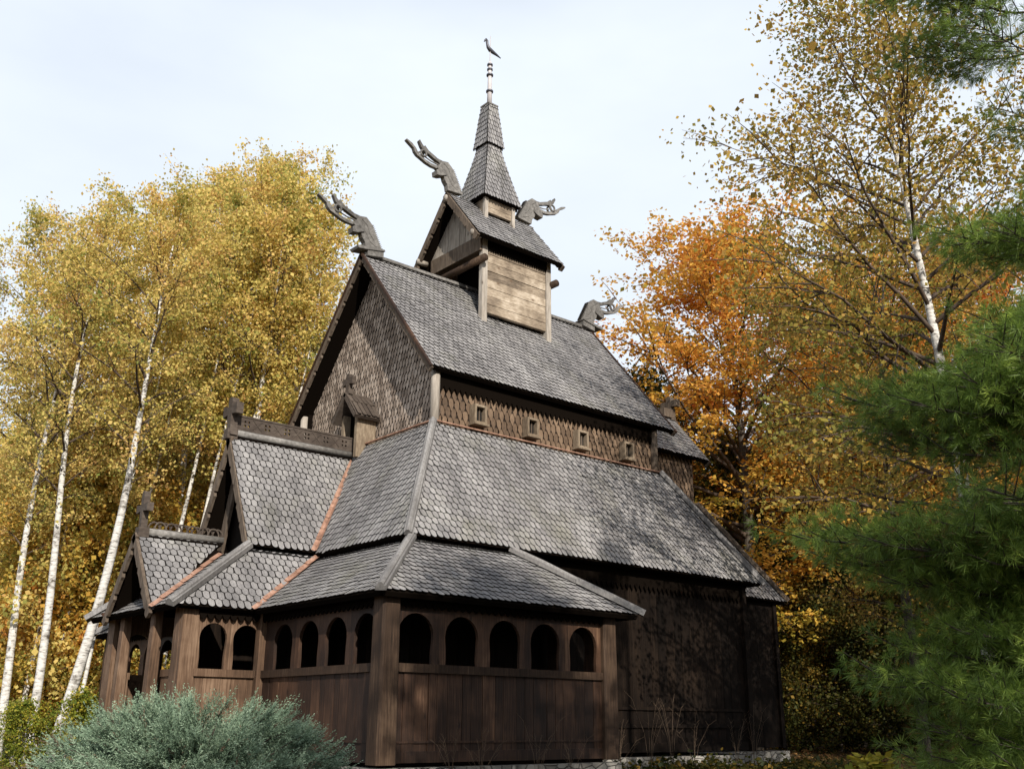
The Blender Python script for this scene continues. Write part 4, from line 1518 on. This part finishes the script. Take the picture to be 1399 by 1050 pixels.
# branches that reach into the picture: (height above ground, azimuth, length, rise)
for h, da, L, rise in [(9.2, .1, 1.55, .2), (8.7, -.35, 1.4, .15), (8.5, .4, 1.2, .15), (9.9, .2, 1.9, .1), (9.7, -.3, 1.8, .1), (9.4, .6, 1.7, .1), (9.1, -.7, 1.6, .1), (7.6, .2, .8, .1),
                       (6.2, .0, 1.6, .1), (6.0, .45, 1.3, .06), (6.3, -.45, 1.4, .1),
                       (4.4, .0, 2.75, .02), (4.2, .3, 2.4, .0), (4.3, -.3, 2.4, .02), (4.7, .5, 1.9, .02), (4.8, -.5, 1.9, .02),
                       (3.05, .0, 3.4, -.03), (2.9, .25, 2.9, -.05), (2.9, -.25, 2.9, -.03), (3.2, .5, 2.4, .0), (3.2, -.5, 2.4, .0), (2.5, .05, 2.5, .0),
                       (1.6, .05, 2.8, .0), (1.4, .3, 2.5, .0), (1.45, -.3, 2.5, .0), (1.1, .1, 2.4, .0), (.8, .4, 2.2, .0), (.8, -.4, 2.3, .0), (2.0, .2, 2.1, .0), (2.1, -.2, 2.1, .0)]:
    prs.append((h, LEFT + da, L, rise))
for h, da, L, rise in [(q[0] + gp_.uniform(-.3, .3), q[1] - LEFT + gp_.uniform(-.25, .25), q[2] * gp_.uniform(.7, .95), q[3]) for q in list(prs)[9:]]:
    prs.append((max(.3, h), LEFT + da, L, rise))
for h, da, L in [(5.2, .1, 1.4), (3.8, .1, 1.9), (2.4, .1, 1.9), (.5, .0, 2.1), (.4, .4, 1.8)]:
    prs.append((h, LEFT + da, L, .02))
for w in range(9):
    h = 1.0 + w * .78
    for k in range(4):
        az = LEFT + math.pi + (k - 1.5) * .85 + gp_.uniform(-.3, .3)
        prs.append((h + gp_.uniform(-.15, .15), az, 2.6 * (1 - h / 14.5) ** .7 * gp_.uniform(.75, 1.1) * (1 if h < 7 else .6) + .2, .1 + .25 * h / 13))
for w in range(4):
    h = 9.6 + w * .5
    for k in range(3):
        prs.append((h, LEFT + (k - 1) * .8 + gp_.uniform(-.3, .3), 2.4 * (1 - h / 12.5) + .3, .35))
pine = Kind('pine_tree', make_pine(51, 11.8, .16, prs), 'bark', 'bark', 'needle')
pine.put(PX, PY, 0, 1, 'soft-needled green pine reaching in from the right edge')
bpy.data.meshes


# ---- juniper in the foreground
def make_juniper(seed, rad, nplume, nspray):
    """arching plumes from one root, each clothed with feathery sprays"""
    g = np.random.default_rng(seed)
    stems = MB()
    P, A, B, T = [], [], [], []
    for i in range(nplume):
        az = i * 2.399 + g.uniform(-.3, .3)
        el = math.asin(((i + .5) / nplume) ** .9 * .96)
        d = np.array([math.cos(az) * math.cos(el), math.sin(az) * math.cos(el), math.sin(el)])
        tip = d * np.array(rad) * g.uniform(.84, 1.1)
        tip[2] = max(tip[2], .2)
        root = np.array([.25 * d[0], .25 * d[1], 0])
        mid = (root + tip) * .5 + np.array([-d[0] * .25, -d[1] * .25, .22 + .1 * g.normal()])
        cv = lambda u: root * (1 - u) ** 2 + mid * 2 * u * (1 - u) + tip * u * u
        stems.tube([cv(u) for u in (0, .3, .6, .85, 1)], [.03, .022, .014, .007, .003], 5, False)
        bt = g.normal() * .09
        wide = g.uniform(.22, .36)
        for k in range(nspray):
            u = 1 - .72 * g.random() ** 1.3
            p = cv(u)
            ax_ = unit(cv(min(1, u + .05)) - cv(u - .05))
            dirv = unit(ax_ * g.uniform(.7, 1.2) + g.normal(size=3) * np.array([.5, .5, .3]) + np.array([d[0] * .35, d[1] * .35, .06]))
            l = g.uniform(.17, .36) * (1.15 - .35 * u)
            q0 = p + g.normal(size=3) * wide * .28 * (1.25 - u)
            m = 17
            t = np.linspace(0, 1, m)[:, None]
            base = q0 + dirv * (l * t) + np.array([0, 0, .05]) * t * t
            sd = unit(np.cross(dirv, g.normal(size=3)))
            bl = unit(dirv * 1.0 + sd * np.where(np.arange(m) % 2, 1, -1)[:, None] * .5 + g.normal(size=(m, 3)) * .28)
            ln = .058 * (1.15 - .65 * t) * g.uniform(.7, 1.3, (m, 1))
            P.append(base)
            A.append(bl * ln)
            B.append(unit(np.cross(bl, g.normal(size=(m, 3)))) * .0062)
            dead = -.6 if g.random() < .035 else 0
            T.append(np.full(m, .42 + bt + dead + g.normal() * .12) + g.normal(size=m) * .07 + .2 * t[:, 0])
    return stems, tuple(np.concatenate(a) for a in (P, A, B, T))


x, y = at(272, 13.0)
st, lf = make_juniper(61, (1.86, 1.5, 1.27), 220, 66)
ju = empty('juniper_bush', (x, y, ground_z(x, y)), 'wide blue-green juniper bush in front of the porch', 'bush')
ju.rotation_euler = (0, 0, RZ)
st.build('stems', M['bark'], ju)
me = quads_mesh('foliage', *lf)
link('foliage', me, M['juniper'], ju)

# ---- ground cover: grass, litter, weeds along the plinth
g = np.random.default_rng(9)


def scatter(n, boxes):
    out = []
    for i in range(n):
        px0, px1, d0, d1 = boxes[i % len(boxes)]
        x, y = at(g.uniform(px0, px1), g.uniform(d0, d1))
        if -5.8 < x < 5.8 and -3.5 < y < 1.5 or -4.2 < x < 4.2 and -5 < y < 7.5 or abs(x) < 2.6 and y < 11.1 and y > 0:
            continue
        out.append((x, y, ground_z(x, y)))
    return np.array(out)


P = scatter(26000, [(-60, 500, 8, 30), (800, 1460, 14, 46), (0, 1400, 7, 20), (1000, 1460, 20, 40)])
A, B = leaf_arrays(g, P, .085, 1.2, .0, .45)
P[:, 2] += g.uniform(.0, .05, len(P))
lt = link('fallen_leaves', quads_mesh('fallen_leaves', P, A, B, g.uniform(0, 1, len(P))), M['litter'])
tag(lt, 'brown and amber fallen leaves scattered on the ground', 'leaves', kind='stuff')
P = scatter(30000, [(-60, 520, 9, 24), (780, 1300, 15, 30), (480, 860, 9, 15.5)])
m = len(P)
A = unit(g.normal(size=(m, 3)) * .35 + np.array([0, 0, 1])) * g.uniform(.08, .26, (m, 1))
B = unit(np.cross(A, g.normal(size=(m, 3)))) * .005
gs = link('grass', quads_mesh('grass', P, A, B, g.uniform(0, 1, m), True), M['grass'])
tag(gs, 'rough autumn grass around the church', 'grass', kind='stuff')
# leafy ground cover against the side wall
pts = []
for i in range(110):
    yy = g.uniform(1.7, 7.6)
    xx = 4.25 + abs(g.normal()) * .5
    pts.append((xx, yy, ground_z(xx, yy)))
for i in range(120):
    xx, yy = at(g.uniform(1030, 1180), g.uniform(19, 23))
    pts.append((xx, yy, ground_z(xx, yy)))
pts = np.array(pts)
k = 34
P = np.repeat(pts, k, 0) + g.normal(size=(len(pts) * k, 3)) * np.array([.13, .13, 0])
P[:, 2] += np.abs(g.normal(size=len(P))) * .13
A, B = leaf_arrays(g, P, .09, .9, .1, .4)
T = np.repeat(g.uniform(0, .9, len(pts)), k) + g.normal(size=len(P)) * .15
gc = link('ground_cover', quads_mesh('ground_cover', P, A, B, T), M['leaf_dark'])
tag(gc, 'low leafy green and yellow ground cover along the side wall', 'plants', kind='stuff')
# dried stalks: countable plants against the walls
for i, (x, y, h) in enumerate([(5.95, -2.3, .75), (5.9, -1.7, .6), (5.95, -.6, .85), (5.9, .2, .7), (4.5, 2.3, 1.3), (4.45, 2.8, .9), (4.5, 3.6, 1.2), (4.45, 4.3, 1.35), (4.5, 4.9, 1.0), (4.4, 7.0, 1.1), (4.4, 6.4, .9)]):
    e = empty('dried_weed', (x, y, ground_z(x, y)), 'dry leafless weed stalks against the dark plank wall', 'weed', 'dried weeds along the church wall')
    mb = MB()
    for k in range(5):
        a = g.uniform(0, 6.28)
        ln = g.uniform(.1, .35)
        hh = (h + .4) * g.uniform(.6, 1)
        q = [(0, 0, 0), (ln * .3 * math.cos(a), ln * .3 * math.sin(a), hh * .5), (ln * math.cos(a), ln * math.sin(a), hh * .9), (ln * 1.5 * math.cos(a), ln * 1.5 * math.sin(a), hh)]
        mb.tube(q, [.004, .003, .002, .0015], 4, False)
        for t in range(4):
            b = g.uniform(0, 6.28)
            o = Vector(q[2]) * (.6 + .13 * t)
            mb.tube([o, o + Vector((.1 * math.cos(b), .1 * math.sin(b), .09))], [.002, .0012], 3, False)
    mb.build('stalks', M['stalk'], e)
# yellow broad-leaved plant at the lower right
x, y = at(1192, 20)
e = empty('leafy_plant', (x, y, ground_z(x, y)), 'bright yellow broad-leaved plant on the ground at lower right', 'plant')
P = g.normal(size=(150, 3)) * np.array([.22, .22, 0]) + np.array([0, 0, .1])
P[:, 2] += g.uniform(0, .4, 150)
A, B = leaf_arrays(g, P, .19, .8, .1, .42)
link('leaves', quads_mesh('leaves', P, A, B, g.uniform(.5, 1, 150)), M['leaf_yg'], e)

# ================================================================== LIGHT
S = Vector((.80, -.31, .50)).normalized()
sl = bpy.data.lights.new('sun', 'SUN')
sl.energy = 4.4
sl.angle = R(.5)
sl.color = (1, .93, .83)
so = bpy.data.objects.new('sun', sl)
COL.objects.link(so)
so.rotation_euler = S.to_track_quat('Z', 'Y').to_euler()
so.location = (30, -10, 30)
w = bpy.data.worlds.new('World')
scene.world = w
w.use_nodes = True
nt = w.node_tree
for n in list(nt.nodes):
    nt.nodes.remove(n)
out = nt.nodes.new('ShaderNodeOutputWorld')
sky = nt.nodes.new('ShaderNodeTexSky')
sky.sky_type = 'NISHITA'
sky.sun_disc = False
sky.sun_elevation = math.asin(S.z)
sky.sun_rotation = math.atan2(S.x, S.y)
sky.air_density = 1
sky.dust_density = 2
b1 = nt.nodes.new('ShaderNodeBackground')
b1.inputs['Strength'].default_value = .10
nt.links.new(sky.outputs[0], b1.inputs['Color'])
# thin bright cloud veil over the blue
tc = nt.nodes.new('ShaderNodeTexCoord')
mp = nt.nodes.new('ShaderNodeMapping')
mp.inputs['Scale'].default_value = (1, 1, 2.6)
nt.links.new(tc.outputs['Generated'], mp.inputs['Vector'])
nz = noise(nt, mp.outputs['Vector'], 2.2, 5, .5)
rp = ramp(nt, [(.3, (.80, .80, .80)), (.62, (.98, .98, .98))])
nt.links.new(nz.outputs[0], rp.inputs[0])
b2 = nt.nodes.new('ShaderNodeBackground')
b2.inputs['Color'].default_value = (.84, .91, 1.0, 1)
b2.inputs['Strength'].default_value = .89
mx = nt.nodes.new('ShaderNodeMixShader')
sp = nt.nodes.new('ShaderNodeSeparateXYZ')
nt.links.new(tc.outputs['Generated'], sp.inputs[0])
rz_ = ramp(nt, [(.60, (1, 1, 1)), (.85, (.30, .30, .30))])
nt.links.new(sp.outputs['Z'], rz_.inputs[0])
nt.links.new(math_node(nt, 'MULTIPLY', rp.outputs[0], rz_.outputs[0]), mx.inputs[0])
nt.links.new(b1.outputs[0], mx.inputs[1])
nt.links.new(b2.outputs[0], mx.inputs[2])
nt.links.new(mx.outputs[0], out.inputs[0])

vs_ = scene.view_settings
vs_.view_transform = 'Standard'
vs_.look = 'None'
vs_.exposure = .35
vs_.gamma = 1
cy_ = scene.cycles
cy_.max_bounces = 6
cy_.diffuse_bounces = 3
cy_.transmission_bounces = 4
cy_.transparent_max_bounces = 8
cy_.use_denoising = True
